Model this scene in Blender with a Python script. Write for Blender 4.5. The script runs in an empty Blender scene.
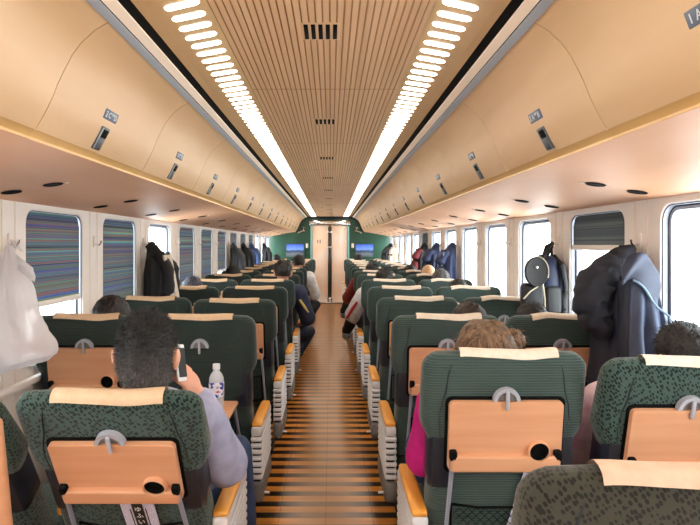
import bpy, bmesh, math, random
from mathutils import Vector, Matrix, noise
PI = math.pi
S = bpy.context.scene
COL = S.collection
random.seed(7)

# ------------------------------------------------------------------ colour / material helpers
def lin(c):
    c = c / 255.0
    return c / 12.92 if c <= 0.04045 else ((c + 0.055) / 1.055) ** 2.4
def rgb(r, g, b): return (lin(r), lin(g), lin(b), 1.0)

def base_mat(name, col, rough=0.5, metal=0.0, spec=0.5):
    m = bpy.data.materials.new(name); m.use_nodes = True
    b = m.node_tree.nodes['Principled BSDF']
    b.inputs['Base Color'].default_value = rgb(*col)
    b.inputs['Roughness'].default_value = rough
    b.inputs['Metallic'].default_value = metal
    b.inputs['Specular IOR Level'].default_value = spec
    return m

def N(m, t, **kw):
    n = m.node_tree.nodes.new(t)
    for k, v in kw.items(): setattr(n, k, v)
    return n
def L(m, a, b): m.node_tree.links.new(a, b)

def mapped(m, scale=(1, 1, 1), coord='Object'):
    tc = N(m, 'ShaderNodeTexCoord'); mp = N(m, 'ShaderNodeMapping')
    mp.inputs['Scale'].default_value = scale
    L(m, tc.outputs[coord], mp.inputs['Vector'])
    return mp.outputs['Vector']

def ramp(m, fac, stops, interp='LINEAR'):
    r = N(m, 'ShaderNodeValToRGB'); r.color_ramp.interpolation = interp
    els = r.color_ramp.elements
    while len(els) < len(stops): els.new(0.5)
    for e, (p, c) in zip(els, stops):
        e.position = p; e.color = rgb(*c)
    L(m, fac, r.inputs['Fac'])
    return r.outputs['Color']

def noisy(name, c1, c2, scale=(8, 8, 8), rough=0.5, metal=0.0, detail=4, bump=0.0, spec=0.5, nscale=1.0, lo=0.3, hi=0.7):
    m = base_mat(name, c1, rough, metal, spec); b = m.node_tree.nodes['Principled BSDF']
    v = mapped(m, scale); n = N(m, 'ShaderNodeTexNoise')
    n.inputs['Scale'].default_value = nscale; n.inputs['Detail'].default_value = detail
    L(m, v, n.inputs['Vector'])
    L(m, ramp(m, n.outputs['Fac'], [(lo, c1), (hi, c2)]), b.inputs['Base Color'])
    if bump:
        bp = N(m, 'ShaderNodeBump'); bp.inputs['Strength'].default_value = bump; bp.inputs['Distance'].default_value = 0.01
        L(m, n.outputs['Fac'], bp.inputs['Height']); L(m, bp.outputs['Normal'], b.inputs['Normal'])
    return m

M = {}
M['bin_wood'] = noisy('pale maple veneer', (204, 168, 126), (222, 190, 152), (5, 1.1, 5), 0.38, detail=6, lo=.25, hi=.75)
M['under_wood'] = noisy('rose maple veneer', (210, 156, 116), (224, 174, 138), (4, .9, 4), 0.5, detail=6, lo=.25, hi=.75)
M['lip_wood'] = noisy('maple edge', (205, 165, 105), (218, 180, 122), (6, 1, 6), 0.35)
M['ceil_wood'] = noisy('ceiling slat wood', (210, 172, 130), (226, 190, 150), (30, .8, 30), 0.4)
M['light_panel'] = noisy('light panel wood', (206, 172, 124), (218, 184, 136), (5, .8, 5), 0.4)
M['tray_wood'] = noisy('beech tray', (214, 154, 114), (226, 172, 134), (1.5, 1.5, 22), 0.35, detail=5)
M['arm_wood'] = noisy('orange beech', (222, 146, 50), (240, 172, 78), (20, 2, 20), 0.32)
M['groove'] = base_mat('groove shadow', (168, 126, 88), 0.8)
M['black'] = base_mat('black plastic', (8, 8, 9), 0.8, 0, .15)
M['dark_gap'] = base_mat('dark gap', (26, 22, 20), 0.8)
M['cream'] = noisy('cream wall panel', (238, 230, 222), (246, 240, 234), (2, 2, 2), 0.45)
M['cream_trim'] = base_mat('cream strip', (240, 224, 206), 0.7)
M['grey_rail'] = base_mat('grey rail', (158, 166, 176), 0.6, 0.0)
M['frame_metal'] = base_mat('window frame aluminium', (170, 176, 190), 0.45, 0.25)
M['gasket'] = base_mat('window gasket', (26, 30, 42), 0.6)
M['vinyl'] = base_mat('dark navy vinyl', (32, 37, 48), 0.42)
M['silver'] = base_mat('silver plastic', (226, 226, 230), 0.38, 0.1)
M['silver2'] = base_mat('grey plastic', (132, 130, 130), 0.45, 0.2)
M['latch'] = base_mat('blue grey latch plastic', (178, 182, 194), 0.4, 0.1)
M['tray_arm'] = base_mat('steel tray arm', (150, 158, 178), 0.35, 0.2)
M['cover'] = noisy('beige headrest cloth', (212, 182, 148), (222, 194, 162), (40, 40, 40), 0.85, detail=3)
M['cover_white'] = noisy('pale headrest cloth', (220, 206, 188), (232, 220, 204), (40, 40, 40), 0.85, detail=3)
M['cover_pink'] = noisy('peach headrest cloth', (220, 182, 158), (230, 196, 172), (40, 40, 40), 0.85, detail=3)
M['dark_base'] = base_mat('dark seat base', (24, 25, 27), 0.6)
M['chrome'] = base_mat('chrome', (225, 225, 228), 0.12, 1.0)
M['dark_chrome'] = base_mat('dark chrome', (90, 88, 90), 0.2, 1.0)
M['green_wall'] = noisy('green end wall', (20, 60, 45), (32, 76, 58), (3, 3, 3), 0.3)
M['teal_edge'] = base_mat('teal edge strip', (120, 172, 170), 0.4)
M['skin'] = noisy('skin', (222, 160, 134), (234, 178, 152), (9, 9, 9), 0.5)
M['sclera'] = base_mat('eye white', (235, 232, 228), 0.25)
M['iris'] = base_mat('dark iris', (38, 24, 18), 0.2)
M['bag'] = None

def stripes_fabric(name, c1, c2, c3, freq):
    m = base_mat(name, c1, 0.9, 0, 0.2); b = m.node_tree.nodes['Principled BSDF']
    v = mapped(m, (1, 1, 1))
    w = N(m, 'ShaderNodeTexWave', wave_type='BANDS', bands_direction='Z')
    w.inputs['Scale'].default_value = freq; w.inputs['Distortion'].default_value = 0.6; w.inputs['Detail'].default_value = 1
    w.inputs['Detail Scale'].default_value = 6
    L(m, v, w.inputs['Vector'])
    n = N(m, 'ShaderNodeTexNoise'); n.inputs['Scale'].default_value = 7; L(m, v, n.inputs['Vector'])
    col = ramp(m, w.outputs['Fac'], [(0.25, c1), (0.75, c2)])
    mx = N(m, 'ShaderNodeMixRGB', blend_type='MIX'); L(m, col, mx.inputs['Color1'])
    mx.inputs['Color2'].default_value = rgb(*c3)
    mr = N(m, 'ShaderNodeMapRange'); mr.inputs['From Min'].default_value = .4; mr.inputs['From Max'].default_value = .75
    mr.inputs['To Max'].default_value = .35
    L(m, n.outputs['Fac'], mr.inputs['Value']); L(m, mr.outputs['Result'], mx.inputs['Fac'])
    L(m, mx.outputs['Color'], b.inputs['Base Color'])
    bp = N(m, 'ShaderNodeBump'); bp.inputs['Strength'].default_value = .35; bp.inputs['Distance'].default_value = .004
    L(m, w.outputs['Fac'], bp.inputs['Height']); L(m, bp.outputs['Normal'], b.inputs['Normal'])
    b.inputs['Sheen Weight'].default_value = .25
    return m
def dots_fabric(name, c1, c2, scale):
    m = base_mat(name, c1, 0.9, 0, 0.2); b = m.node_tree.nodes['Principled BSDF']
    tc = N(m, 'ShaderNodeTexCoord')
    r1 = N(m, 'ShaderNodeVectorRotate', rotation_type='Y_AXIS'); r1.inputs['Angle'].default_value = .6; L(m, tc.outputs['Object'], r1.inputs['Vector'])
    mp = N(m, 'ShaderNodeMapping'); mp.inputs['Scale'].default_value = (1.3, 1, .78); L(m, r1.outputs[0], mp.inputs['Vector'])
    vo = N(m, 'ShaderNodeTexVoronoi', feature='F1', voronoi_dimensions='3D')
    vo.inputs['Scale'].default_value = scale; vo.inputs['Randomness'].default_value = .55
    L(m, mp.outputs[0], vo.inputs['Vector'])
    L(m, ramp(m, vo.outputs['Distance'], [(0.37, c2), (0.47, c1)]), b.inputs['Base Color'])
    b.inputs['Sheen Weight'].default_value = .25
    return m
M['fab_stripe'] = stripes_fabric('green ribbed fabric', (52, 66, 63), (68, 86, 82), (76, 96, 91), 36)
M['fab_dark'] = stripes_fabric('dark green ribbed fabric', (38, 49, 47), (51, 64, 61), (57, 71, 68), 36)
M['fab_dots'] = dots_fabric('green speckled fabric', (60, 82, 76), (16, 26, 23), 92)
M['fab_olive'] = dots_fabric('olive speckled fabric', (62, 62, 52), (30, 30, 26), 105)

# floor: cross-wise dark and orange boards, ceiling reflection painted brown down the middle
def floor_mat():
    m = base_mat('striped wooden floor', (180, 115, 50), .28); b = m.node_tree.nodes['Principled BSDF']
    tc = N(m, 'ShaderNodeTexCoord'); sx = N(m, 'ShaderNodeSeparateXYZ'); L(m, tc.outputs['Object'], sx.inputs[0])
    def math_(op, a, bb=None):
        n = N(m, 'ShaderNodeMath', operation=op)
        for i, q in enumerate((a, bb)):
            if q is None: continue
            if isinstance(q, (int, float)): n.inputs[i].default_value = q
            else: L(m, q, n.inputs[i])
        return n.outputs[0]
    fr = math_('FRACT', math_('DIVIDE', math_('ADD', sx.outputs['Y'], 10.005), 0.137))
    stripe = ramp(m, fr, [(0.0, (0, 0, 0)), (0.44, (0, 0, 0)), (0.47, (255, 255, 255)), (0.97, (255, 255, 255)), (1.0, (0, 0, 0))])
    v = mapped(m, (1.2, 9, 1)); n = N(m, 'ShaderNodeTexNoise'); n.inputs['Scale'].default_value = 2.5; n.inputs['Detail'].default_value = 6
    L(m, v, n.inputs['Vector'])
    dark = ramp(m, n.outputs['Fac'], [(.3, (26, 15, 9)), (.7, (46, 28, 15))])
    org = ramp(m, n.outputs['Fac'], [(.3, (200, 124, 40)), (.7, (226, 152, 64))])
    mx = N(m, 'ShaderNodeMixRGB'); L(m, stripe, mx.inputs['Fac']); L(m, dark, mx.inputs['Color1']); L(m, org, mx.inputs['Color2'])
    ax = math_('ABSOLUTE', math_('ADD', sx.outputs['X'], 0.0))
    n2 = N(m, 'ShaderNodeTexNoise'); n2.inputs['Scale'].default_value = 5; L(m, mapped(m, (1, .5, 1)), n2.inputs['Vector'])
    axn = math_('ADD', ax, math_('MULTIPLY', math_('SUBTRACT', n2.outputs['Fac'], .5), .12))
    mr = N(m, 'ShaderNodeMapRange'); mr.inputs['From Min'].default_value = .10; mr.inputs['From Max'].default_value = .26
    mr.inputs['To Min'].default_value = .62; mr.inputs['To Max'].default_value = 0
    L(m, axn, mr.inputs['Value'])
    reflect_col = ramp(m, n.outputs['Fac'], [(.3, (146, 102, 56)), (.7, (170, 122, 72))])  # ceiling reflection as paler colour, blended over the boards mid-aisle
    mx2 = N(m, 'ShaderNodeMixRGB'); L(m, mr.outputs['Result'], mx2.inputs['Fac']); L(m, mx.outputs[0], mx2.inputs['Color1']); L(m, reflect_col, mx2.inputs['Color2'])
    # board joints running lengthwise
    fx = math_('FRACT', math_('DIVIDE', math_('ADD', sx.outputs['X'], 10.0), .25))
    jl = ramp(m, fx, [(0, (60, 60, 60)), (.012, (255, 255, 255)), (.988, (255, 255, 255)), (1, (60, 60, 60))])
    mx3 = N(m, 'ShaderNodeMixRGB', blend_type='MULTIPLY'); mx3.inputs['Fac'].default_value = .7
    L(m, mx2.outputs[0], mx3.inputs['Color1']); L(m, jl, mx3.inputs['Color2'])
    L(m, mx3.outputs[0], b.inputs['Base Color'])
    return m
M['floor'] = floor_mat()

def blind_mat(name, stops_cols, seed, scale):
    m = base_mat(name, (60, 80, 90), .8); b = m.node_tree.nodes['Principled BSDF']
    tc = N(m, 'ShaderNodeTexCoord'); sx = N(m, 'ShaderNodeSeparateXYZ'); L(m, tc.outputs['Object'], sx.inputs[0])
    n = N(m, 'ShaderNodeTexNoise', noise_dimensions='1D'); n.inputs['Scale'].default_value = scale; n.inputs['Detail'].default_value = 3
    n.inputs['Roughness'].default_value = .8
    L(m, sx.outputs['Z'], n.inputs['W'])
    k = len(stops_cols)
    L(m, ramp(m, n.outputs['Fac'], [(.36 + .28 * i / (k - 1), c) for i, c in enumerate(stops_cols)]), b.inputs['Base Color'])
    # thin woven cloth lets some daylight through
    tr = N(m, 'ShaderNodeBsdfTranslucent'); mixs = N(m, 'ShaderNodeMixShader'); mixs.inputs['Fac'].default_value = .11
    L(m, b.inputs['Base Color'].links[0].from_socket, tr.inputs['Color'])
    out = m.node_tree.nodes['Material Output']
    L(m, b.outputs[0], mixs.inputs[1]); L(m, tr.outputs[0], mixs.inputs[2]); L(m, mixs.outputs[0], out.inputs['Surface'])
    return m
M['blind_l'] = blind_mat('striped blue green blind cloth', [(34, 38, 46), (96, 70, 72), (44, 78, 150), (36, 44, 48), (76, 136, 112), (40, 50, 56), (138, 92, 82), (36, 46, 50), (52, 74, 160), (44, 52, 54), (124, 130, 84), (38, 46, 54), (84, 132, 124)], 1, 30)
M['blind_r'] = blind_mat('striped grey blind cloth', [(38, 42, 46), (60, 66, 66), (46, 50, 58), (84, 88, 80), (50, 54, 60)], 2, 40)

def glass_mat():
    m = bpy.data.materials.new('window glass'); m.use_nodes = True; nt = m.node_tree; nt.nodes.clear()
    out = nt.nodes.new('ShaderNodeOutputMaterial'); t = nt.nodes.new('ShaderNodeBsdfTransparent'); g = nt.nodes.new('ShaderNodeBsdfGlossy')
    t.inputs['Color'].default_value = (.93, .97, .96, 1); g.inputs['Roughness'].default_value = .02
    f = nt.nodes.new('ShaderNodeValue'); f.outputs[0].default_value = .05
    mx = nt.nodes.new('ShaderNodeMixShader'); nt.links.new(f.outputs[0], mx.inputs[0]); nt.links.new(t.outputs[0], mx.inputs[1]); nt.links.new(g.outputs[0], mx.inputs[2])
    nt.links.new(mx.outputs[0], out.inputs['Surface'])
    return m
M['glass'] = glass_mat()
def emis(name, col, st):
    m = bpy.data.materials.new(name); m.use_nodes = True; nt = m.node_tree; nt.nodes.clear()
    out = nt.nodes.new('ShaderNodeOutputMaterial'); e = nt.nodes.new('ShaderNodeEmission')
    e.inputs['Color'].default_value = rgb(*col); e.inputs['Strength'].default_value = st
    nt.links.new(e.outputs[0], out.inputs['Surface']); return m
M['slot'] = emis('warm lamp slot', (255, 246, 230), 11.0)

# ------------------------------------------------------------------ mesh helpers
def mk(bm, name, mats, parent=None, smooth=True, loc=None, rot=None):
    me = bpy.data.meshes.new(name)
    bmesh.ops.recalc_face_normals(bm, faces=bm.faces[:])
    if smooth:
        for f in bm.faces: f.smooth = True
        for e in bm.edges:
            if len(e.link_faces) == 2 and e.calc_face_angle(0) > math.radians(40): e.smooth = False
    bm.to_mesh(me); bm.free()
    return mo(me, name, mats, parent, loc, rot)
def mo(me, name, mats, parent=None, loc=None, rot=None):
    if not isinstance(mats, (list, tuple)): mats = [mats]
    if len(me.materials) == 0:
        for m in mats: me.materials.append(m)
    o = bpy.data.objects.new(name, me); COL.objects.link(o)
    if parent: o.parent = parent
    if loc: o.location = loc
    if rot: o.rotation_euler = rot
    return o
def tag(o, label=None, cat=None, group=None, kind=None):
    if label: o['label'] = label
    if cat: o['category'] = cat
    if group: o['group'] = group
    if kind: o['kind'] = kind
    return o
def thing(name, label, cat, loc=(0, 0, 0), group=None, rotz=0):
    o = bpy.data.objects.new(name, None); o.empty_display_size = .05; COL.objects.link(o)
    o.location = loc; o.rotation_euler = (0, 0, rotz)
    return tag(o, label, cat, group)
def copy_tree(o, parent=None):
    c = o.copy(); COL.objects.link(c)
    if parent is not None: c.parent = parent
    for ch in list(o.children): copy_tree(ch, c)
    return c
def struct(o): o['kind'] = 'structure'; return o

def rbox(bm, c, s, r=.005, seg=2, mat=None, mi=0):
    """box centre c, full size s, bevel r, optional matrix"""
    res = bmesh.ops.create_cube(bm, size=1.0)
    vs = res['verts']
    for v in vs: v.co = Vector((v.co.x * s[0], v.co.y * s[1], v.co.z * s[2]))
    es = set(e for v in vs for e in v.link_edges)
    if r > 0:
        g = bmesh.ops.bevel(bm, geom=list(es) , offset=min(r, min(s) * .49), segments=seg, affect='EDGES', profile=.5)
        vs = list(set(v for f in g['faces'] for v in f.verts) | set(v for v in vs if v.is_valid))
    for v in vs:
        v.co = v.co + Vector(c)
        if mat is not None: v.co = mat @ v.co
    for f in set(f for v in vs for f in v.link_faces): f.material_index = mi
    return vs
def tube(bm, pts, r, seg=8, cap=True, mi=0):
    pts = [Vector(p) for p in pts]; n = len(pts)
    rs = r if isinstance(r, (list, tuple)) else [r] * n
    rings = []; up = Vector((0, 0, 1))
    for i, p in enumerate(pts):
        t = (pts[min(i + 1, n - 1)] - pts[max(i - 1, 0)])
        t = t.normalized() if t.length > 1e-9 else Vector((0, 0, 1))
        a = t.cross(up)
        if a.length < .05: a = t.cross(Vector((1, 0, 0)))
        a.normalize(); b = t.cross(a)
        rings.append([bm.verts.new(p + (a * math.cos(2 * PI * k / seg) + b * math.sin(2 * PI * k / seg)) * rs[i]) for k in range(seg)])
    for i in range(n - 1):
        for k in range(seg):
            f = bm.faces.new((rings[i][k], rings[i][(k + 1) % seg], rings[i + 1][(k + 1) % seg], rings[i + 1][k])); f.material_index = mi
    if cap:
        for rg in (rings[0], rings[-1]):
            try: f = bm.faces.new(rg); f.material_index = mi
            except ValueError: pass
def loft(bm, rings, close=True, cap=True, mi=0):
    vr = [[bm.verts.new(p) for p in r] for r in rings]
    n = len(vr[0])
    for i in range(len(vr) - 1):
        for k in range(n if close else n - 1):
            f = bm.faces.new((vr[i][k], vr[i][(k + 1) % n], vr[i + 1][(k + 1) % n], vr[i + 1][k])); f.material_index = mi
    if cap and close:
        for r in (vr[0], vr[-1]):
            f = bm.faces.new(r); f.material_index = mi
    return vr
def lathe(bm, prof, seg=24, c=(0, 0, 0), mi=0):
    rings = [[Vector((c[0] + r * math.cos(2 * PI * k / seg), c[1] + r * math.sin(2 * PI * k / seg), c[2] + z)) for k in range(seg)] for r, z in prof]
    loft(bm, rings, True, True, mi)
def sheet(bm, P, nu, nv, mi=0):
    g = [[bm.verts.new(P(i / nu, j / nv)) for j in range(nv + 1)] for i in range(nu + 1)]
    for i in range(nu):
        for j in range(nv):
            f = bm.faces.new((g[i][j], g[i + 1][j], g[i + 1][j + 1], g[i][j + 1])); f.material_index = mi
def quad(bm, a, b, c, d, mi=0):
    f = bm.faces.new([bm.verts.new(Vector(p)) for p in (a, b, c, d)]); f.material_index = mi
def rrect(w, h, r, seg=5, cx=0, cy=0):
    pts = []
    for (sx, sy, a0) in ((1, 1, 0), (-1, 1, PI / 2), (-1, -1, PI), (1, -1, 1.5 * PI)):
        for k in range(seg + 1):
            a = a0 + PI / 2 * k / seg
            pts.append((cx + sx * (w / 2 - r) + r * math.cos(a), cy + sy * (h / 2 - r) + r * math.sin(a)))
    return pts
def solidify(o, t, offset=0):
    md = o.modifiers.new('thick', 'SOLIDIFY'); md.thickness = t; md.offset = offset; return o
def baked(o):
    """evaluate modifiers of o to a plain mesh, drop o"""
    bpy.context.view_layer.update()
    dg = bpy.context.evaluated_depsgraph_get()
    me = bpy.data.meshes.new_from_object(o.evaluated_get(dg)); bpy.data.objects.remove(o)
    return me
def text_mesh(body, size, mats, name, parent, mat4, ext=.0006, align='CENTER'):
    cu = bpy.data.curves.new(name, 'FONT'); cu.body = body; cu.size = size; cu.extrude = ext
    cu.align_x = align; cu.align_y = 'CENTER'; cu.resolution_u = 2
    o = bpy.data.objects.new(name, cu); COL.objects.link(o)
    me = baked(o); o = mo(me, name, mats)
    if parent: o.parent = parent
    o.matrix_local = mat4
    return o
def frame(o, x, y, z):
    m = Matrix.Identity(4)
    for i, v in enumerate((x, y, z)):
        for j in range(3): m[j][i] = v[j]
    for j in range(3): m[j][3] = o[j]
    return m
ORD = ['first', 'second', 'third', 'fourth', 'fifth', 'sixth', 'seventh', 'eighth', 'ninth', 'tenth', 'eleventh', 'twelfth', 'thirteenth', 'fourteenth', 'fifteenth', 'sixteenth', 'seventeenth', 'eighteenth']

# ------------------------------------------------------------------ layout numbers
PITCH = .96
D0 = 1.87
Y0, Y1 = -1.25, 14.6
WX = 1.44
SIDES = (('left', -1), ('right', 1))

# ------------------------------------------------------------------ camera and render look
cam = bpy.data.cameras.new('camera'); cam.sensor_width = 36; cam.lens = 590 / 700 * 36
cam.shift_x = 19 / 700; cam.shift_y = -18.5 / 700; cam.clip_start = .05
co = bpy.data.objects.new('camera', cam); COL.objects.link(co); co.location = (.028, 0, 1.46); co.rotation_euler = (PI / 2, 0, 0)
S.camera = co
S.view_settings.view_transform = 'Standard'; S.view_settings.look = 'None'; S.view_settings.exposure = 0.6; S.view_settings.gamma = 1.0
w = bpy.data.worlds.new('overcast sky'); S.world = w; w.use_nodes = True
bg = w.node_tree.nodes['Background']; bg.inputs[0].default_value = (.93, .97, 1.0, 1); bg.inputs[1].default_value = 6.0

# ------------------------------------------------------------------ room shell
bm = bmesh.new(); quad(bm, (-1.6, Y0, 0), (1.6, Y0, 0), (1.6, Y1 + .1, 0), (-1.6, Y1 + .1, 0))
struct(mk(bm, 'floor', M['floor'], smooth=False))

# ceiling: ribbed centre panel
bm = bmesh.new()
rib = .0215; nr = 30; x0 = -rib * nr / 2
for i in range(nr):
    a = x0 + i * rib
    pr = [(a, 2.143), (a + .0045, 2.143), (a + .0065, 2.140), (a + rib, 2.140), (a + rib, 2.143)]
    for (p, q), mi in zip(zip(pr[:-1], pr[1:]), (1, 0, 0, 0)):
        quad(bm, (p[0], Y0, p[1]), (q[0], Y0, q[1]), (q[0], Y1, q[1]), (p[0], Y1, p[1]), mi)
quad(bm, (-1.6, Y0, 2.35), (1.6, Y0, 2.35), (1.6, Y1, 2.35), (-1.6, Y1, 2.35), 0)
ceil = struct(mk(bm, 'ceiling', [M['ceil_wood'], M['groove']], smooth=False))
# cross seams of the ceiling panels
bm = bmesh.new()
y = 1.2
while y < Y1:
    rbox(bm, (0, y, 2.1398), (.63, .004, .001), 0); y += 1.39
struct(mk(bm, 'trim_1', M['groove'], smooth=False))

def ext(bm, prof, mi=0, ya=Y0, yb=Y1):
    for p, q in zip(prof[:-1], prof[1:]):
        quad(bm, (p[0], ya, p[1]), (q[0], ya, q[1]), (q[0], yb, q[1]), (p[0], yb, p[1]), mi)

for sn, s in SIDES:
    bm = bmesh.new()
    ext(bm, [(s * .500, 2.140), (s * .529, 2.137), (s * .530, 2.150)], 0)       # wood strip
    ext(bm, [(s * .530, 2.140), (s * .559, 2.130)], 1)                                     # black slot
    ext(bm, [(s * .559, 2.150), (s * .559, 2.124), (s * .585, 2.110)], 2)                   # cream strip
    ext(bm, [(s * .585, 2.112), (s * .589, 2.110)], 1)
    ext(bm, [(s * .589, 2.112), (s * .589, 2.107), (s * .612, 2.096), (s * .614, 2.12)], 3)  # grey rail
    ext(bm, [(s * .497, 2.146), (s * .500, 2.146), (s * .5, 2.14)], 1)
    struct(mk(bm, 'trim_%d' % (2 if s < 0 else 3), [M['light_panel'], M['black'], M['cream_trim'], M['grey_rail']], smooth=False))
    # underside of the luggage bins
    bm = bmesh.new()
    ext(bm, [(s * .838, 1.762), (s * 1.0, 1.738), (s * 1.2, 1.702), (s * 1.38, 1.668), (s * 1.46, 1.655)], 0)
    und = struct(mk(bm, 'trim_%d' % (4 if s < 0 else 5), M['under_wood']))
    nrm = Vector((s * .105, 0, .6)).normalized(); tx = Vector((0, 1, 0)); ty = nrm.cross(tx)
    y = 2.48 - 2 * PITCH; j = 0
    while y < Y1 - .3:
        for X, zz in ((1.14, 1.7115), (1.315, 1.679)):
            b2 = bmesh.new()
            ang = [2 * PI * k / 20 for k in range(20)]
            R = .036
            loft(b2, [[Vector((R * 1.15 * math.cos(a), R * 1.15 * math.sin(a), 0)) for a in ang], [Vector((R * 1.05 * math.cos(a), R * 1.05 * math.sin(a), -.003)) for a in ang],
                      [Vector((R * math.cos(a), R * math.sin(a), -.001)) for a in ang], [Vector((R * .9 * math.cos(a), R * .9 * math.sin(a), -.0005)) for a in ang]])
            o = mk(b2, 'air_vent', M['black'], und); o.matrix_local = frame((s * X, y, zz - .001), tx, ty, nrm)
        b2 = bmesh.new(); rbox(b2, (0, 0, 0), (.014, .014, .004), .002)
        o = mk(b2, 'vent_button', M['cream_trim'], und); o.matrix_local = frame((s * 1.09, y + .02, 1.7195), tx, ty, nrm)
        y += PITCH; j += 1

# ------------------------------------------------------------------ ceiling lights: slotted strips
def slot_mesh(sk):
    bm = bmesh.new()
    p = rrect(.112, .037, .0175, 6)
    loft(bm, [[Vector((x, y + sk * x, 0)) for x, y in p], [Vector((x * .97, y * .92 + sk * x * .97, -.0012)) for x, y in p]])
    return bm
for sn, s in SIDES:
    t = thing('ceiling_light', 'long wooden ceiling light strip with rounded white slots, %s of the ceiling vents' % sn, 'ceiling light', (s * .41, Y0, 2.14), 'slotted ceiling light strips')
    bm = bmesh.new()
    def pbox(xa, xb): 
        quad(bm, (xa, 0, 0), (xb, 0, 0), (xb, Y1 - Y0, 0), (xa, Y1 - Y0, 0))
    pbox(-.09, .09)
    quad(bm, (-.09, 0, 0), (-.09, Y1 - Y0, 0), (-.09, Y1 - Y0, .012), (-.09, 0, .012))
    quad(bm, (.09, 0, 0), (.09, Y1 - Y0, 0), (.09, Y1 - Y0, .012), (.09, 0, .012))
    mk(bm, 'light_panel', M['light_panel'], t, smooth=False)
    proto = None; ys = []
    y = 1.679 - .083 * 32
    while y < Y1 - .1: ys.append(y - Y0); y += .083
    vis = [q for q in ys if q + Y0 > 1.5]
    big = set(vis[:100]); rest = [q for q in ys if q not in big]
    me0 = None
    for q in vis[:100]:
        if me0 is None:
            o = mk(slot_mesh(s * .5), 'light_slot', M['slot'], t); me0 = o.data
        else:
            o = bpy.data.objects.new('light_slot', me0); COL.objects.link(o); o.parent = t
        o.location = (-s * .013, q, -.0008)
    bm = bmesh.new()
    for q in rest:
        p = [(x - s * .013, yy + q + s * .5 * x) for x, yy in rrect(.112, .037, .0175, 4)]
        loft(bm, [[Vector((x, yy, -.0008)) for x, yy in p], [Vector((x, yy, -.002)) for x, yy in p]])
    tag(mk(bm, 'light_slot_row', M['slot'], t), kind='stuff')

# ceiling vents
for i in range(9):
    y = 1.89 + 1.39 * i
    t = thing('ceiling_vent', 'black five-slit air vent in the ribbed ceiling, %s from the camera' % ORD[i], 'vent', (-.005, y, 2.14), 'ceiling air vents')
    bm = bmesh.new(); rbox(bm, (0, 0, .001), (.125, .15, .003), .001); mk(bm, 'vent_plate', M['ceil_wood'], t)
    for k in range(5):
        bm = bmesh.new(); rbox(bm, ((k - 2) * .023, 0, -.0012), (.0135, .128, .002), .0008); mk(bm, 'slit', M['black'], t)

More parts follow.
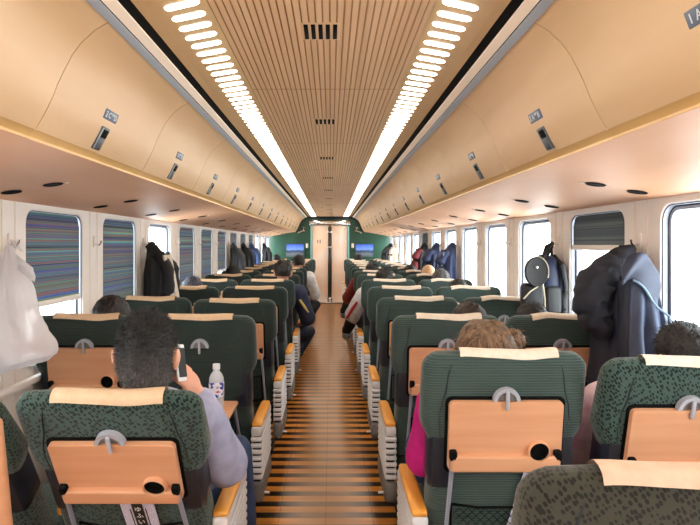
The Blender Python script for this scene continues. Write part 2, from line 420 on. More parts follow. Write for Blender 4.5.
# ------------------------------------------------------------------ overhead bins
PROF = [(.612, 2.100), (.652, 2.076), (.690, 2.042), (.718, 2.004), (.741, 1.960), (.758, 1.925), (.772, 1.888), (.789, 1.852), (.806, 1.820), (.824, 1.790)]
LIP = [(.824, 1.790), (.834, 1.782), (.841, 1.770), (.839, 1.761)]
def at_z(z):
    for (xa, za), (xb, zb) in zip(PROF[:-1], PROF[1:]):
        if za >= z >= zb:
            f = (za - z) / (za - zb); d = Vector((xb - xa, 0, zb - za)).normalized()
            return xa + (xb - xa) * f, d
M['plate'] = base_mat('blue grey number plate', (92, 104, 124), .45)
M['plate_ink'] = base_mat('plate lettering', (214, 220, 228), .5)
M['latch_case'] = base_mat('grey latch case', (88, 96, 104), .4, .2)
for sn, s in SIDES:
    k = 0; y = 1.70 - PITCH * 3; n = 0
    while y < Y1 - .1:
        yb = min(y + PITCH, Y1)
        vis = yb > 1.0
        t = thing('overhead_bin', 'curved maple luggage bin above the %s windows, %s from the camera' % (sn, ORD[max(n, 0)]) if vis else 'curved maple luggage bin on the %s behind the camera, number %s' % (sn, ORD[k]), 'luggage bin', (s * .84, (y + yb) / 2, 1.76), 'luggage bins on the %s' % sn)
        hy = (yb - y) / 2
        off = Vector((-s * .84, 0, -1.76))
        bm = bmesh.new()
        g = .0022
        rows = [[Vector((s * a, yy, z)) + off for a, z in PROF] for yy in (-hy + g, 0, hy - g)]
        back = [[Vector((s * (a + .014), yy, z + .008)) + off for a, z in PROF] for yy in (-hy + g, hy - g)]
        loft(bm, rows, close=False)
        loft(bm, [rows[0], back[0]], close=False); loft(bm, [rows[2], back[1]], close=False)
        mk(bm, 'bin_door', M['bin_wood'], t)
        bm = bmesh.new()
        loft(bm, [[Vector((s * a, yy, z)) + off for a, z in LIP] for yy in (-hy, hy)], close=False)
        mk(bm, 'bin_lip', M['lip_wood'], t)
        bm = bmesh.new()
        loft(bm, [[Vector((s * (a + .014), yy, z + .008)) + off for a, z in PROF] for yy in (-hy, hy)], close=False)
        mk(bm, 'bin_body', M['groove'], t)
        if y + .41 < Y1 and vis:
            ly = .41 - hy
            # latch
            xz, d = at_z(1.838); c = Vector((s * xz, ly, 1.838)) + off
            e2 = Vector((-s * d.x, 0, -d.z)); e2 = Vector((s * -d.x, 0, -d.z)).normalized()
            e1 = Vector((0, -s, 0)); nn = e1.cross(e2)
            mat = frame(c, e1, e2, nn)
            bm = bmesh.new(); rbox(bm, (0, 0, 0), (.066, .088, .010), .004); o = mk(bm, 'latch', M['latch_case'], t); o.matrix_local = mat
            bm = bmesh.new(); rbox(bm, (.004, .020, .0055), (.046, .030, .003), .002); mk(bm, 'latch_recess', M['black'], o)
            bm = bmesh.new(); rbox(bm, (0, -.018, .0055), (.048, .036, .004), .003); mk(bm, 'latch_button', M['latch_case'], o)
            bm = bmesh.new(); rbox(bm, (-.028, 0, .0055), (.008, .080, .003), .001); mk(bm, 'latch_trim', M['grey_rail'], o)
            xz, d = at_z(1.918); c = Vector((s * xz, ly + .005, 1.918)) + off
            e2 = Vector((s * -d.x, 0, -d.z)).normalized(); nn = e1.cross(e2)
            bm = bmesh.new(); rbox(bm, (0, 0, 0), (.118, .036, .005), .002); o = mk(bm, 'number_plate', M['plate'], t); o.matrix_local = frame(c, e1, e2, nn)
            if n < 7:
                rown = n if s > 0 else n + 1
                a, b = ('A', 'B') if s > 0 else ('C', 'D')
                text_mesh('%d %s' % (n + 1, a), .030, M['plate_ink'], 'seat_lettering', o, Matrix.Translation((-.028, -.001, .003)))
                text_mesh('窓側', .011, M['plate_ink'], 'seat_lettering', o, Matrix.Translation((.010, .006, .003)))
                text_mesh(b, .030, M['plate_ink'], 'seat_lettering', o, Matrix.Translation((.036, -.001, .003)))
        if vis: n += 1
        k += 1; y += PITCH

# ------------------------------------------------------------------ side walls with windows
WZ0, WZ1, WW = .86, 1.632, .655
YC0 = 3.165
def wall_piece(bm, s, ya, yb, za, zb, yc, hole):
    """panel ya..yb x za..zb at x = s*WX with a rounded hole and reveal"""
    hp = hole
    zc = (WZ0 + WZ1) / 2
    outer = []
    for (a, z) in hp:
        dx, dz = a - yc, z - zc
        t = 1e9
        if dx > 1e-9: t = min(t, (yb - yc) / dx)
        if dx < -1e-9: t = min(t, (ya - yc) / dx)
        if dz > 1e-9: t = min(t, (zb - zc) / dz)
        if dz < -1e-9: t = min(t, (za - zc) / dz)
        outer.append((yc + dx * t, zc + dz * t))
    A = [bm.verts.new((s * WX, p[0], p[1])) for p in hp]
    B = [bm.verts.new((s * WX, p[0], p[1])) for p in outer]
    Cc = [bm.verts.new((s * (WX + .012), yc + (p[0] - yc) * .975, zc + (p[1] - zc) * .98)) for p in hp]
    n = len(A)
    for i in range(n):
        j = (i + 1) % n
        bm.faces.new((A[i], A[j], B[j], B[i])); bm.faces.new((A[i], Cc[i], Cc[j], A[j]))
    # the four corners
    cs = [(yb, zb), (ya, zb), (ya, za), (yb, za)]
    for i in range(n):
        j = (i + 1) % n
        p, q = outer[i], outer[j]
        for c in cs:
            if (abs(p[0] - c[0]) < 1e-6 and abs(q[1] - c[1]) < 1e-6 and abs(p[1] - c[1]) > 1e-6) or (abs(p[1] - c[1]) < 1e-6 and abs(q[0] - c[0]) < 1e-6 and abs(p[0] - c[0]) > 1e-6):
                bm.faces.new((B[i], B[j], bm.verts.new((s * WX, c[0], c[1]))))
wn = 0
for sn, s in SIDES:
    bm = bmesh.new()
    ks = range(-4, 12)
    for k in ks:
        yc = YC0 + k * PITCH
        ya, yb = yc - PITCH / 2, yc + PITCH / 2
        if k == ks[-1]: yb = Y1
        if k == ks[0]: ya = Y0
        hole = rrect(WW, WZ1 - WZ0, .075, 6, yc, (WZ0 + WZ1) / 2)
        wall_piece(bm, s, ya, yb, .78, 1.70, yc, hole)
        quad(bm, (s * WX, ya, 0), (s * WX, yb, 0), (s * WX, yb, .78), (s * WX, ya, .78))
        # pillar seams
        for dy in (-.055, .055):
            rbox(bm, (s * (WX - .001), ya + dy, .86), (.004, .005, 1.6), 0, mi=1)
    bmesh.ops.remove_doubles(bm, verts=bm.verts[:], dist=1e-5)
    struct(mk(bm, 'wall_%s' % sn, [M['cream'], M['groove'] if False else M['cream_trim']], smooth=False))
    for k in ks:
        yc = YC0 + k * PITCH; wn += 1
        zc = (WZ0 + WZ1) / 2
        bm = bmesh.new()
        def ring(w_, h_, r_, x): return [Vector((s * x, p[0], p[1])) for p in rrect(w_, h_, r_, 6, yc, zc)]
        H = WZ1 - WZ0
        loft(bm, [ring(WW - .012, H - .012, .070, WX + .006), ring(WW - .019, H - .019, .068, WX + .008)], cap=False, mi=0)
        loft(bm, [ring(WW - .019, H - .019, .068, WX + .008), ring(WW - .021, H - .021, .067, WX + .030)], cap=False, mi=1)
        loft(bm, [ring(WW - .021, H - .021, .067, WX + .029), ring(WW - .034, H - .034, .062, WX + .029)], cap=False, mi=0)
        loft(bm, [ring(WW - .021, H - .021, .067, WX + .030), ring(WW - .060, H - .060, .05, WX + .032), ring(WW - .064, H - .064, .048, WX + .062)], cap=False, mi=1)
        # low rail across the window
        fr = struct(mk(bm, 'window_%d' % wn, [M['gasket'], M['frame_metal']]))
        bm = bmesh.new(); bm.faces.new([bm.verts.new(p) for p in ring(WW - .062, H - .062, .049, WX + .045)])
        mk(bm, 'pane', M['glass'], fr, smooth=False)
    # dado rail below windows
    bm = bmesh.new(); rbox(bm, (s * (WX - .02), (Y0 + Y1) / 2, .80), (.04, Y1 - Y0, .035), .012)
    struct(mk(bm, 'trim_%d' % (6 if s < 0 else 7), M['cream']))
    bm = bmesh.new(); rbox(bm, (s * (WX - .03), (Y0 + Y1) / 2, .09), (.06, Y1 - Y0, .18), .01)
    struct(mk(bm, 'baseboard_%s' % sn, M['silver2']))

# blinds
def blind(s, k, zb, mat, label, grp):
    yc = YC0 + k * PITCH
    t = thing('roller_blind', label, 'blind', (s * (WX + .016), yc, zb), grp)
    bm = bmesh.new()
    def P(u, v): return Vector((s * .004 * math.sin(u * PI), (u - .5) * (WW - .035), (WZ1 - .012 - zb) * v))
    # clip upper corners by following rounded top
    def P2(u, v):
        p = P(u, v); e = min(u, 1 - u) * (WW - .035); r = .062
        if e < r: 
            ztop = (WZ1 - .012 - zb) - (r - math.sqrt(max(0, r * r - (r - e) ** 2)))
            p.z = ztop * v
        return p
    sheet(bm, P2, 28, 6)
    mk(bm, 'blind_cloth', mat, t)
    bm = bmesh.new(); rbox(bm, (-s * .002, 0, -.012), (.014, WW - .035, .030), .005)
    mk(bm, 'bottom_bar', M['cream'], t)
LB = {-1: .98, 0: 1.165, 1: 1.02, 3: .98, 4: 1.0, 5: 1.12, 6: 1.2, 7: 1.3, 8: 1.05}
for i, (k, zb) in enumerate(sorted(LB.items())):
    lab = {-1: 'striped roller blind on left window behind the white plastic bag', 0: 'striped blue-green blind with pale bottom bar, nearest in view on the left', 1: 'striped blue-green blind on the left, between the plastic bag and black coat'}.get(k, 'striped blue-green blind on the left beyond the black coat, %s past it' % ORD[max(0, k - 3)])
    blind(-1, k, zb, M['blind_l'], lab, 'striped blinds on the left windows')
blind(1, 0, 1.452, M['blind_r'], 'short grey striped blind half lowered above the right hanging jacket', None)
blind(1, 6, 1.15, M['blind_r'], 'dark lowered blind far down the right side near the navy coats', None)

# end walls
bm = bmesh.new()
def endwall(bm, y, mi=0): quad(bm, (-1.6, y, 0), (1.6, y, 0), (1.6, y, 2.36), (-1.6, y, 2.36), mi)
endwall(bm, Y1); struct(mk(bm, 'wall_end', M['green_wall'], smooth=False))
bm = bmesh.new(); endwall(bm, Y0); struct(mk(bm, 'wall_rear', M['cream'], smooth=False))

# arch trim at the end wall
bm = bmesh.new()
arch = [(.83, 1.76), (.775, 1.86), (.735, 1.95), (.68, 2.03), (.60, 2.085), (.50, 2.11)]
pts = [Vector((-a, Y1 - .05, z)) for a, z in arch] + [Vector((a, Y1 - .05, z)) for a, z in reversed(arch)]
tube(bm, pts, .02, 8)
struct(mk(bm, 'trim_8', M['gasket']))
# door in end wall
M['door_glass'] = None
def door_m():
    m = base_mat('peach wood reflection on door glass', (236, 204, 178), .22); b = m.node_tree.nodes['Principled BSDF']
    tc = N(m, 'ShaderNodeTexCoord'); sx = N(m, 'ShaderNodeSeparateXYZ'); L(m, tc.outputs['Object'], sx.inputs[0])
    n = N(m, 'ShaderNodeTexNoise'); n.inputs['Scale'].default_value = 2.0; L(m, tc.outputs['Object'], n.inputs['Vector'])
    L(m, ramp(m, n.outputs['Fac'], [(.3, (240, 196, 160)), (.7, (238, 218, 204))]), b.inputs['Base Color'])  # reflected wood colour painted into the glass as mottled peach
    return m
M['door_glass'] = door_m()
for i, sd in enumerate((-1, 1)):
    bm = bmesh.new(); rbox(bm, (sd * .222, Y1 - .03, .96), (.412, .035, 1.90), .006)
    d = struct(mk(bm, 'door_%d' % (i + 1), M['door_glass']))
    bm = bmesh.new(); rbox(bm, (sd * .030, Y1 - .058, .96), (.026, .03, 1.86), .008); mk(bm, 'door_handle', M['dark_chrome'], d)
    for z in (1.38, .12, 1.75):
        bm = bmesh.new(); rbox(bm, (sd * .034, Y1 - .066, z), (.05, .03, .05), .012); mk(bm, 'door_bracket', M['chrome'], d)
    if sd < 0:
        for xx in (-.30, -.24):
            bm = bmesh.new(); rbox(bm, (xx, Y1 - .049, 1.52), (.03, .003, .09), .001); mk(bm, 'door_mark', M['silver2'], d)
bm = bmesh.new()
rbox(bm, (0, Y1 - .06, 1.975), (1.02, .12, .12), .03)
struct(mk(bm, 'trim_9', M['chrome']))
bm = bmesh.new()
for sd in (-1, 1):
    rbox(bm, (sd * .455, Y1 - .04, .96), (.045, .08, 1.92), .01)
struct(mk(bm, 'trim_10', M['teal_edge']))
bm = bmesh.new(); rbox(bm, (0, Y1 - .10, .03), (.84, .2, .012), .004)
for xx in (0,): rbox(bm, (xx, Y1 - .085, .09), (.12, .05, .12), .02)
struct(mk(bm, 'trim_11', M['chrome']))
# curved silver pieces added for highlights on the reflective corners beside the arch
for sn, s in SIDES:
    t = thing('highlight_shape', 'added curved silver bracket on green end wall, %s of the door' % sn, 'bracket', (s * .66, Y1 - .05, 1.77))
    bm = bmesh.new(); tube(bm, [(0, -.01, .10), (s * -.03, -.03, .02), (s * .06, -.03, -.02), (s * .12, -.01, -.03)], [.03, .035, .03, .02], 8)
    mk(bm, 'highlight_curve', M['chrome'], t)
    bm = bmesh.new(); rbox(bm, (0, .04, .06), (.1, .04, .12), .01); mk(bm, 'highlight_backing', M['green_wall'], t)
    # small lamp
    t = thing('wall_lamp', 'small cream wall lamp on green end wall, %s of the door' % sn, 'wall lamp', (s * .56, Y1, 1.42))
    bm = bmesh.new(); rbox(bm, (0, -.015, 0), (.07, .03, .13), .01); mk(bm, 'lamp_plate', M['silver2'], t)
    bm = bmesh.new(); lathe(bm, [(.01, -.05), (.03, -.045), (.03, .045), (.01, .05)], 12, (0, -.045, 0)); mk(bm, 'lamp_shade', M['cover_white'], t)

def picture_mat():
    m = base_mat('landscape print', (60, 110, 220), .3); b = m.node_tree.nodes['Principled BSDF']
    tc = N(m, 'ShaderNodeTexCoord'); sx = N(m, 'ShaderNodeSeparateXYZ'); L(m, tc.outputs['Generated'], sx.inputs[0])
    n = N(m, 'ShaderNodeTexNoise'); n.inputs['Scale'].default_value = 4; n.inputs['Detail'].default_value = 5; L(m, tc.outputs['Generated'], n.inputs['Vector'])
    a = N(m, 'ShaderNodeMath', operation='MULTIPLY_ADD'); a.inputs[1].default_value = .35; L(m, n.outputs['Fac'], a.inputs[0])
    sb = N(m, 'ShaderNodeMath', operation='SUBTRACT'); sb.inputs[1].default_value = .17; L(m, sx.outputs['Z'], sb.inputs[0]); L(m, sb.outputs[0], a.inputs[2])
    L(m, ramp(m, a.outputs[0], [(0, (70, 90, 90)), (.25, (110, 120, 130)), (.38, (44, 60, 90)), (.52, (70, 100, 150)), (.58, (120, 160, 235)), (1, (50, 90, 215))]), b.inputs['Base Color'])
    b.inputs['Emission Strength'].default_value = 0
    return m
pm = picture_mat()
for sn, s in SIDES:
    t = thing('landscape_picture', 'framed blue mountain landscape picture on green end wall, %s of the door' % sn, 'picture', (s * .86, Y1 - .012, 1.30))
    bm = bmesh.new(); rbox(bm, (0, 0, 0), (.44, .012, .31), .001); mk(bm, 'print', pm, t, smooth=False)
    bm = bmesh.new()
    for c, sz in (((0, -.004, .162), (.47, .026, .018)), ((0, -.004, -.162), (.47, .026, .018)), ((.227, -.004, 0), (.018, .026, .34)), ((-.227, -.004, 0), (.018, .026, .34))):
        rbox(bm, c, sz, .004)
    mk(bm, 'picture_frame', M['green_wall'], t)

exec_marker = None
# ------------------------------------------------------------------ seats
def outline():
    half = [(0, .735), (.10, .736), (.19, .733)]
    for k in range(1, 7):
        a = PI / 2 * (1 - k / 6); half.append((.207 + .06 * math.cos(a), .673 + .06 * math.sin(a)))
    half += [(.268, .60), (.268, .50), (.264, .472), (.254, .448), (.243, .43), (.238, .41), (.237, .34), (.239, .27), (.242, .22), (.242, .05), (.225, 0.0), (.1, -.005), (0, -.005)]
    left = [(-x, z) for x, z in reversed(half[1:-1])]
    return half + left
OUT = [(x * .995, z - (.008 * (z - .6) / .135 if z > .6 else 0)) for x, z in outline()]
def inset(pts, d):
    n = len(pts); res = []
    for i in range(n):
        p, q, r = Vector(pts[i - 1]), Vector(pts[i]), Vector(pts[(i + 1) % n])
        t = (r - p).normalized(); nn = Vector((t.y, -t.x))      # inward for clockwise
        res.append((q.x + nn.x * d, q.y + nn.y * d))
    return res
TH = .125
def thin(z): return 1 - .5 * min(1, max(0, (z - .42) / .315))
def backrest_bm():
    bm = bmesh.new()
    rings = []
    for d, y in ((.050, 0.0), (.034, .001), (.020, .006), (.009, .016), (.002, .032), (0, .05), (0, TH - .045), (.003, TH - .03), (.012, TH - .014), (.028, TH - .004), (.05, TH)):
        rings.append([Vector((x, y * thin(z), z)) for x, z in inset(OUT, d)])
    loft(bm, rings)
    # seams of the side wings
    for sd in (-1, 1):
        pts = [Vector((sd * .176, .002, .690)), Vector((sd * .184, -.0006, .660)), Vector((sd * .192, -.0006, .60)), Vector((sd * .205, -.0006, .56)), Vector((sd * .212, .001, .50)), Vector((sd * .205, .001, .44))]
        tube(bm, pts, .0022, 5, mi=1)
    return bm
def cover_bm(var):
    bm = bmesh.new(); rnd = random.Random(var)
    path = [(.0002, .7185), (.0008, .7195), (.002, .7225), (.005, .730), (.013, .7365), (.025, .7395), (.038, .739), (.048, .735), (.058, .726), (.067, .708), (.075, .69), (.087, .64), (.103, .56)]
    ph = rnd.uniform(0, 6); amp = (.0012, .003, .0045)[var % 3]
    sh = rnd.uniform(-.012, .012)
    def P(u, v):
        f = v * (len(path) - 1); i = min(int(f), len(path) - 2); f -= i
        y = path[i][0] * (1 - f) + path[i + 1][0] * f; z = path[i][1] * (1 - f) + path[i + 1][1] * f
        x = (u - .5) * .315 + sh; z -= .008
        z += amp * (.6 + math.sin(u * 7 + ph) + .4 * math.sin(u * 13 + ph * 2)) * (1 if v < .75 else .2) + .001
        if v < .15: z += .003 * math.sin(u * 5.2 + ph) * (1 - v / .15) ; y -= .001
        return Vector((x, y, z))
    sheet(bm, P, 20, 22)
    return bm
def tray_mesh():
    bm = bmesh.new()
    p = rrect(.366, .236, .016, 4, 0, .457)
    back, fr, frr = -.004, -.022, -.020
    loft(bm, [[Vector((x, back, z)) for x, z in p], [Vector((x, frr, z)) for x, z in p], [Vector((x * .992, fr, .457 + (z - .457) * .988)) for x, z in p]])
    o = mk(bm, 'tmp', M['tray_wood'])
    # thicker fold-out lip along the bottom
    b2 = bmesh.new(); rbox(b2, (0, -.026, .370), (.352, .030, .056), .008, 3); lip = mk(b2, 'tmp2', M['tray_wood'])
    b3 = bmesh.new(); lathe(b3, [(.031, -.1), (.031, .1)], 28); cyl = mk(b3, 'tmp3', M['tray_wood']); cyl.rotation_euler = (PI / 2, 0, 0); cyl.location = (.107, -.02, .412)
    b4 = bmesh.new(); lathe(b4, [(.036, -.016), (.036, .012), (.034, .0145)], 28); boss = mk(b4, 'tmp4', M['tray_wood']); boss.rotation_euler = (PI / 2, 0, 0); boss.location = (.107, -.024, .410)
    bpy.context.view_layer.update()
    for op, other in (('UNION', lip), ('UNION', boss), ('DIFFERENCE', cyl)):
        md = o.modifiers.new('b', 'BOOLEAN'); md.operation = op; md.object = other; md.solver = 'EXACT'
    me = baked(o)
    for q in (lip, cyl, boss): bpy.data.objects.remove(q)
    for pl in me.polygons: pl.use_smooth = False
    me.name = 'tray_table'
    return me
TRAY = tray_mesh()

def armrest_parts(t, u):
    """aisle armrest at side u (-1 / +1) of the seat"""
    x = u * .268
    bm = bmesh.new()
    rbox(bm, (x, .29, .535), (.056, .44, .05), .012, 2)
    rbox(bm, (x, .285, .405), (.044, .41, .24), .012, 2, mi=1)
    for k in range(7):
        rbox(bm, (x, .287, .498 - k * .031), (.058, .442, .021), .006, 2, mi=0)
    rbox(bm, (x, .29, .235), (.062, .43, .11), .02, 3, mi=2)
    a = mk(bm, 'armrest', [M['silver'], M['dark_base'], M['silver2']], t)
    bm = bmesh.new()
    # wooden cap, rounded front, tapering to the rear
    rings = []
    for y, wd, z0, z1 in ((.075, .018, .562, .572), (.08, .024, .559, .577), (.10, .0265, .557, .581), (.30, .027, .557, .584), (.46, .026, .557, .583), (.50, .021, .558, .578), (.512, .010, .561, .572)):
        rings.append([Vector((x + wd * cx, y, z0 + (z1 - z0) * cz)) for cx, cz in ((-1, .15), (-.85, 0), (.85, 0), (1, .15), (1, .7), (.7, 1), (-.7, 1), (-1, .7))])
    loft(bm, rings)
    mk(bm, 'armrest_cap', M['arm_wood'], a)
    bm = bmesh.new(); tube(bm, [(x - u * .01, .12, .22), (x - u * .03 + u * .06, .13, .215), (x + u * .055, .14, .21)], .006, 8)
    mk(bm, 'recline_lever', M['silver'], a)

def make_seat(aisle_u, fab, cov, window, mid_up=False):
    t = thing('train_seat', '', 'seat')
    bm = bmesh.new(); rbox(bm, (0, .40, .385), (.47, .50, .14), .045, 4); mk(bm, 'seat_cushion', fab, t)
    bm = bmesh.new(); rbox(bm, (0, .34, .275), (.44, .46, .09), .02, 2); rbox(bm, (0, .34, .12), (.30, .30, .24), .02, 2); rbox(bm, (0, .34, .012), (.42, .42, .024), .008, 2)
    mk(bm, 'seat_base', M['dark_base'], t)
    b = mk(backrest_bm(), 'backrest', [fab, M['vinyl']], t, loc=(0, .12, .39), rot=(math.radians(8.6), 0, 0))
    mk(cover_bm(0), 'headrest_cover', cov, b)
    for sd in (-1, 1):
        bm = bmesh.new()
        rings = []
        for z, w_, yb in ((.262, .031, .006), (.268, .034, .000), (.30, .034, -.002), (.40, .034, -.002), (.438, .034, -.001), (.456, .031, .003), (.464, .024, .014)):
            xc = sd * .204
            rings.append([Vector((xc + w_ * a, yb + (TH - .01 - yb) * c, z)) for a, c in ((sd * 1.0, .20), (sd * .7, .04), (0, 0), (-sd, 0), (-sd, .9), (-sd * .8, 1), (sd * .8, 1), (sd, .9))])
        loft(bm, rings); mk(bm, 'side_panel', M['vinyl'], b)
    # recessed black surround of the tray
    bm = bmesh.new(); p = rrect(.386, .262, .022, 5, 0, .455)
    loft(bm, [[Vector((x, .01, z)) for x, z in p], [Vector((x, -.003, z)) for x, z in p]]); mk(bm, 'tray_surround', M['black'], b)
    tr = mo(TRAY, 'tray_table', M['tray_wood'], b)
    bm = bmesh.new(); lathe(bm, [(.0305, -.010), (.0308, .012), (.027, .0125), (.025, .003), (.001, .003)], 28); o = mk(bm, 'cup_holder', M['black'], b); o.rotation_euler = (PI / 2, 0, 0); o.location = (.107, -.020, .412)
    # turn latch
    bm = bmesh.new()
    ang = [PI * k / 14 for k in range(15)]
    cz = .577
    def arc(r, y): return [Vector((r * math.cos(a), y, cz + r * math.sin(a))) for a in ang]
    o1, o2, i1, i2 = arc(.043, -.004), arc(.043, -.024), arc(.031, -.024), arc(.031, -.004)
    loft(bm, [[o1[k], o2[k], i2[k] if False else i1[k], i2[k]] for k in range(15)])
    rbox(bm, (0, -.010, cz + .012), (.062, .012, .030), .004, 1, mi=1)
    rbox(bm, (0, -.027, cz + .004), (.012, .010, .062), .004, 2)
    mk(bm, 'tray_latch', [M['latch'], M['silver2']], b)
    # swing arms of the tray
    for sd in (-1, 1):
        bm = bmesh.new()
        tube(bm, [(sd * .168, -.028, .398), (sd * .170, -.026, .36), (sd * .178, -.020, .20), (sd * .186, -.014, .05)], [.0085, .008, .0075, .0075], 8)
        rbox(bm, (sd * .168, -.026, .398), (.024, .030, .034), .006, 2, mi=1)
        mk(bm, 'tray_arm', [M['tray_arm'], M['black']], b)
    # net pocket
    bm = bmesh.new()
    tube(bm, [(-.165, -.008, .215), (-.08, -.020, .21), (.08, -.020, .21), (.165, -.008, .215)], .004, 6)
    for k in range(-6, 8):
        for dr in (-1, 1):
            a = Vector((k * .028, -.021, .208)); bb = Vector((k * .028 + dr * .16, -.021, .05))
            pts = [a.lerp(bb, q / 8) for q in range(9)]
            pts = [p for p in pts if abs(p.x) < .16]
            if len(pts) > 1: tube(bm, pts, .0012, 4)
    tube(bm, [(-.165, -.008, .045), (0, -.016, .04), (.165, -.008, .045)], .006, 6)
    tube(bm, [(-.165, -.008, .215), (-.165, -.008, .045)], .004, 6); tube(bm, [(.165, -.008, .215), (.165, -.008, .045)], .004, 6)
    mk(bm, 'net_pocket', M['black'], b)
    if not window: armrest_parts(t, aisle_u)
    else:
        bm = bmesh.new()
        if mid_up: rbox(bm, (aisle_u * .272, .16, .86), (.018, .07, .42), .012, 3)
        else: rbox(bm, (aisle_u * .274, .33, .56), (.034, .40, .05), .014, 3)
        mk(bm, 'middle_armrest', M['arm_wood'] if not mid_up else M['cover'], t)
    return t

protos = {}
cover_meshes = []
for v in range(1, 4):
    o = mk(cover_bm(v), 'headrest_cover', M['cover']); cover_meshes.append(o.data); bpy.data.objects.remove(o)
COVP = [M['cover'], M['cover_white'], M['cover_pink']]
def seat(sn, s, k, window, fab='fab_stripe', cov=0, recl=0, label='', tray=True, mid_up=False, var=None):
    key = (s, window, mid_up)
    if key not in protos:
        protos[key] = make_seat(-s, M['fab_stripe'], M['cover'], window, mid_up); t = protos[key]
    else:
        t = copy_tree(protos[key])
    for o in [t] + list(t.children_recursive):
        for sl in o.material_slots:
            if sl.material in (M['fab_stripe'], M['fab_dark'], M['fab_dots'], M['fab_olive']):
                sl.link = 'OBJECT'; sl.material = M[fab]
        if o.name.startswith('backrest'):
            o.rotation_euler.x = math.radians(8.6 + recl)
        if o.name.startswith('headrest_cover'):
            v = (k * 3 + (1 if window else 0) + (0 if s > 0 else 2)) % 3 if var is None else var
            o.data = cover_meshes[v]; o.material_slots[0].link = 'OBJECT'; o.material_slots[0].material = COVP[cov]
    t.location = ((s * (1.147 if window else .59)) - (.016 if s < 0 and k < 2 else 0), D0 + k * PITCH, 0)
    t['label'] = label; t['category'] = 'seat'; t['group'] = 'green train seats in rows of pairs'
    return t
SEATS = {}
for sn, s in SIDES:
    for k in range(-1, 13):
        for window in (False, True):
            if k == -1 and (s < 0 or window): continue
            num = ORD[k if (s < 0 or window) else k + 1]
            fab = 'fab_stripe' if s > 0 else 'fab_dark'
            cov = 1 if s > 0 else 0
            recl = 0; mid = False; pos = 'window' if window else 'aisle'
            lab = 'green ribbed %s seat %s of the aisle, %s from the camera' % (pos, sn, num)
            if (s, k) == (-1, 0):
                fab, recl = 'fab_dots', 20.5 + (2.5 if window else 0)
                lab = 'speckled green seat in front of the man on the phone, tilted back' if not window else 'tilted dark green seat cut by the left photo edge'
            if (s, k, window) == (1, -1, False): fab, cov, recl = 'fab_olive', 2, 2.5; lab = 'speckled olive seat top with peach cloth in the bottom right corner'
            if (s, k, window) == (1, 0, True): fab, recl = 'fab_dots', 5.5; lab = 'speckled green window seat below the hanging dark jacket, right edge'
            if (s, k, window) == (-1, 2, False): recl = 4
            if (s, k, window) == (1, 0, False): lab = 'green ribbed aisle seat with light brown hair behind its cover'
            if (s, k, window) == (-1, 1, False): lab = 'green ribbed aisle seat with tray folded down under the bottle'
            if window and (s, k) in ((-1, 2), (-1, 3), (1, 2)): mid = True
            SEATS[(s, k, window)] = seat(sn, s, k, window, fab, cov, recl, lab, mid_up=mid, var=0 if (k == 0) else None)

# the seat ahead of the man: tray swung down flat toward him
t = SEATS[(-1, 1, False)]
b = [c for c in t.children if c.name.startswith('backrest')][0]
for c in list(b.children):
    if c.name.startswith('tray_table'):
        bpy.data.objects.remove(c)
    elif c.name.startswith('tray_surround'):
        c.material_slots[0].link = 'OBJECT'; c.material_slots[0].material = M['fab_dark']
    elif c.name.startswith('tray_arm') or c.name.startswith('cup_holder'):
        bpy.data.objects.remove(c)
bm = bmesh.new(); rbox(bm, (.02, -.22, .725), (.37, .25, .02), .008, 2)
mk(bm, 'tray_table', M['tray_wood'], t)
for sd in (-1, 1):
    bm = bmesh.new(); tube(bm, [(.02 + sd * .17, -.12, .715), (.01 + sd * .18, .0, .56), (sd * .19, .085, .45)], .008, 8); mk(bm, 'tray_arm', M['tray_arm'], t)

bm = bmesh.new()
rbox(bm, (0, 0, 0), (.055, .035, .44), .014, 3)
o = mk(bm, 'middle_armrest', M['tray_wood'], SEATS[(-1, 0, True)]); bpy.context.view_layer.update()
o.matrix_world = Matrix.Translation((-.893, 1.635, .77)) @ Matrix.Rotation(math.radians(9.5), 4, 'X')

# magazines in the pockets of the two nearest seats
M['paper'] = dots_fabric('lavender speckled paper', (226, 222, 238), (170, 166, 200), 260)
M['ink'] = base_mat('black ink', (18, 18, 20), .6)
M['white'] = base_mat('white lettering', (236, 236, 238), .6)
def magazine(key, u, tilt, label):
    t = SEATS[key]; b = [c for c in t.children if c.name.startswith('backrest')][0]
    bpy.context.view_layer.update()
    root = thing('magazine', label, 'magazine')
    root.matrix_world = b.matrix_world @ Matrix.Translation((u, -.012, .06)) @ Matrix.Rotation(tilt, 4, 'Y')
    bm = bmesh.new(); rbox(bm, (0, 0, .13), (.105, .005, .27), .0015, 1); mk(bm, 'magazine_cover', M['paper'], root, smooth=False)
    bm = bmesh.new(); rbox(bm, (0, -.0032, .13), (.034, .0012, .25), 0); 
    for xx in (-.024, .024): rbox(bm, (xx, -.0032, .12), (.003, .0012, .22), 0)
    mk(bm, 'title_band', M['ink'], root, smooth=False)
    for i, ch in enumerate('ゆふいん'):
        m4 = Matrix.Translation((0, -.0045, .228 - i * .030)) @ Matrix.Rotation(PI / 2, 4, 'X')
        text_mesh(ch, .024, M['white'], 'title_lettering', root, m4)
magazine((-1, 0, False), .045, math.radians(-3), 'lavender magazine with black title band in pocket of the left front seat')
magazine((1, 0, False), .055, math.radians(14), 'tilted pale magazine in net pocket of the right ribbed seat')
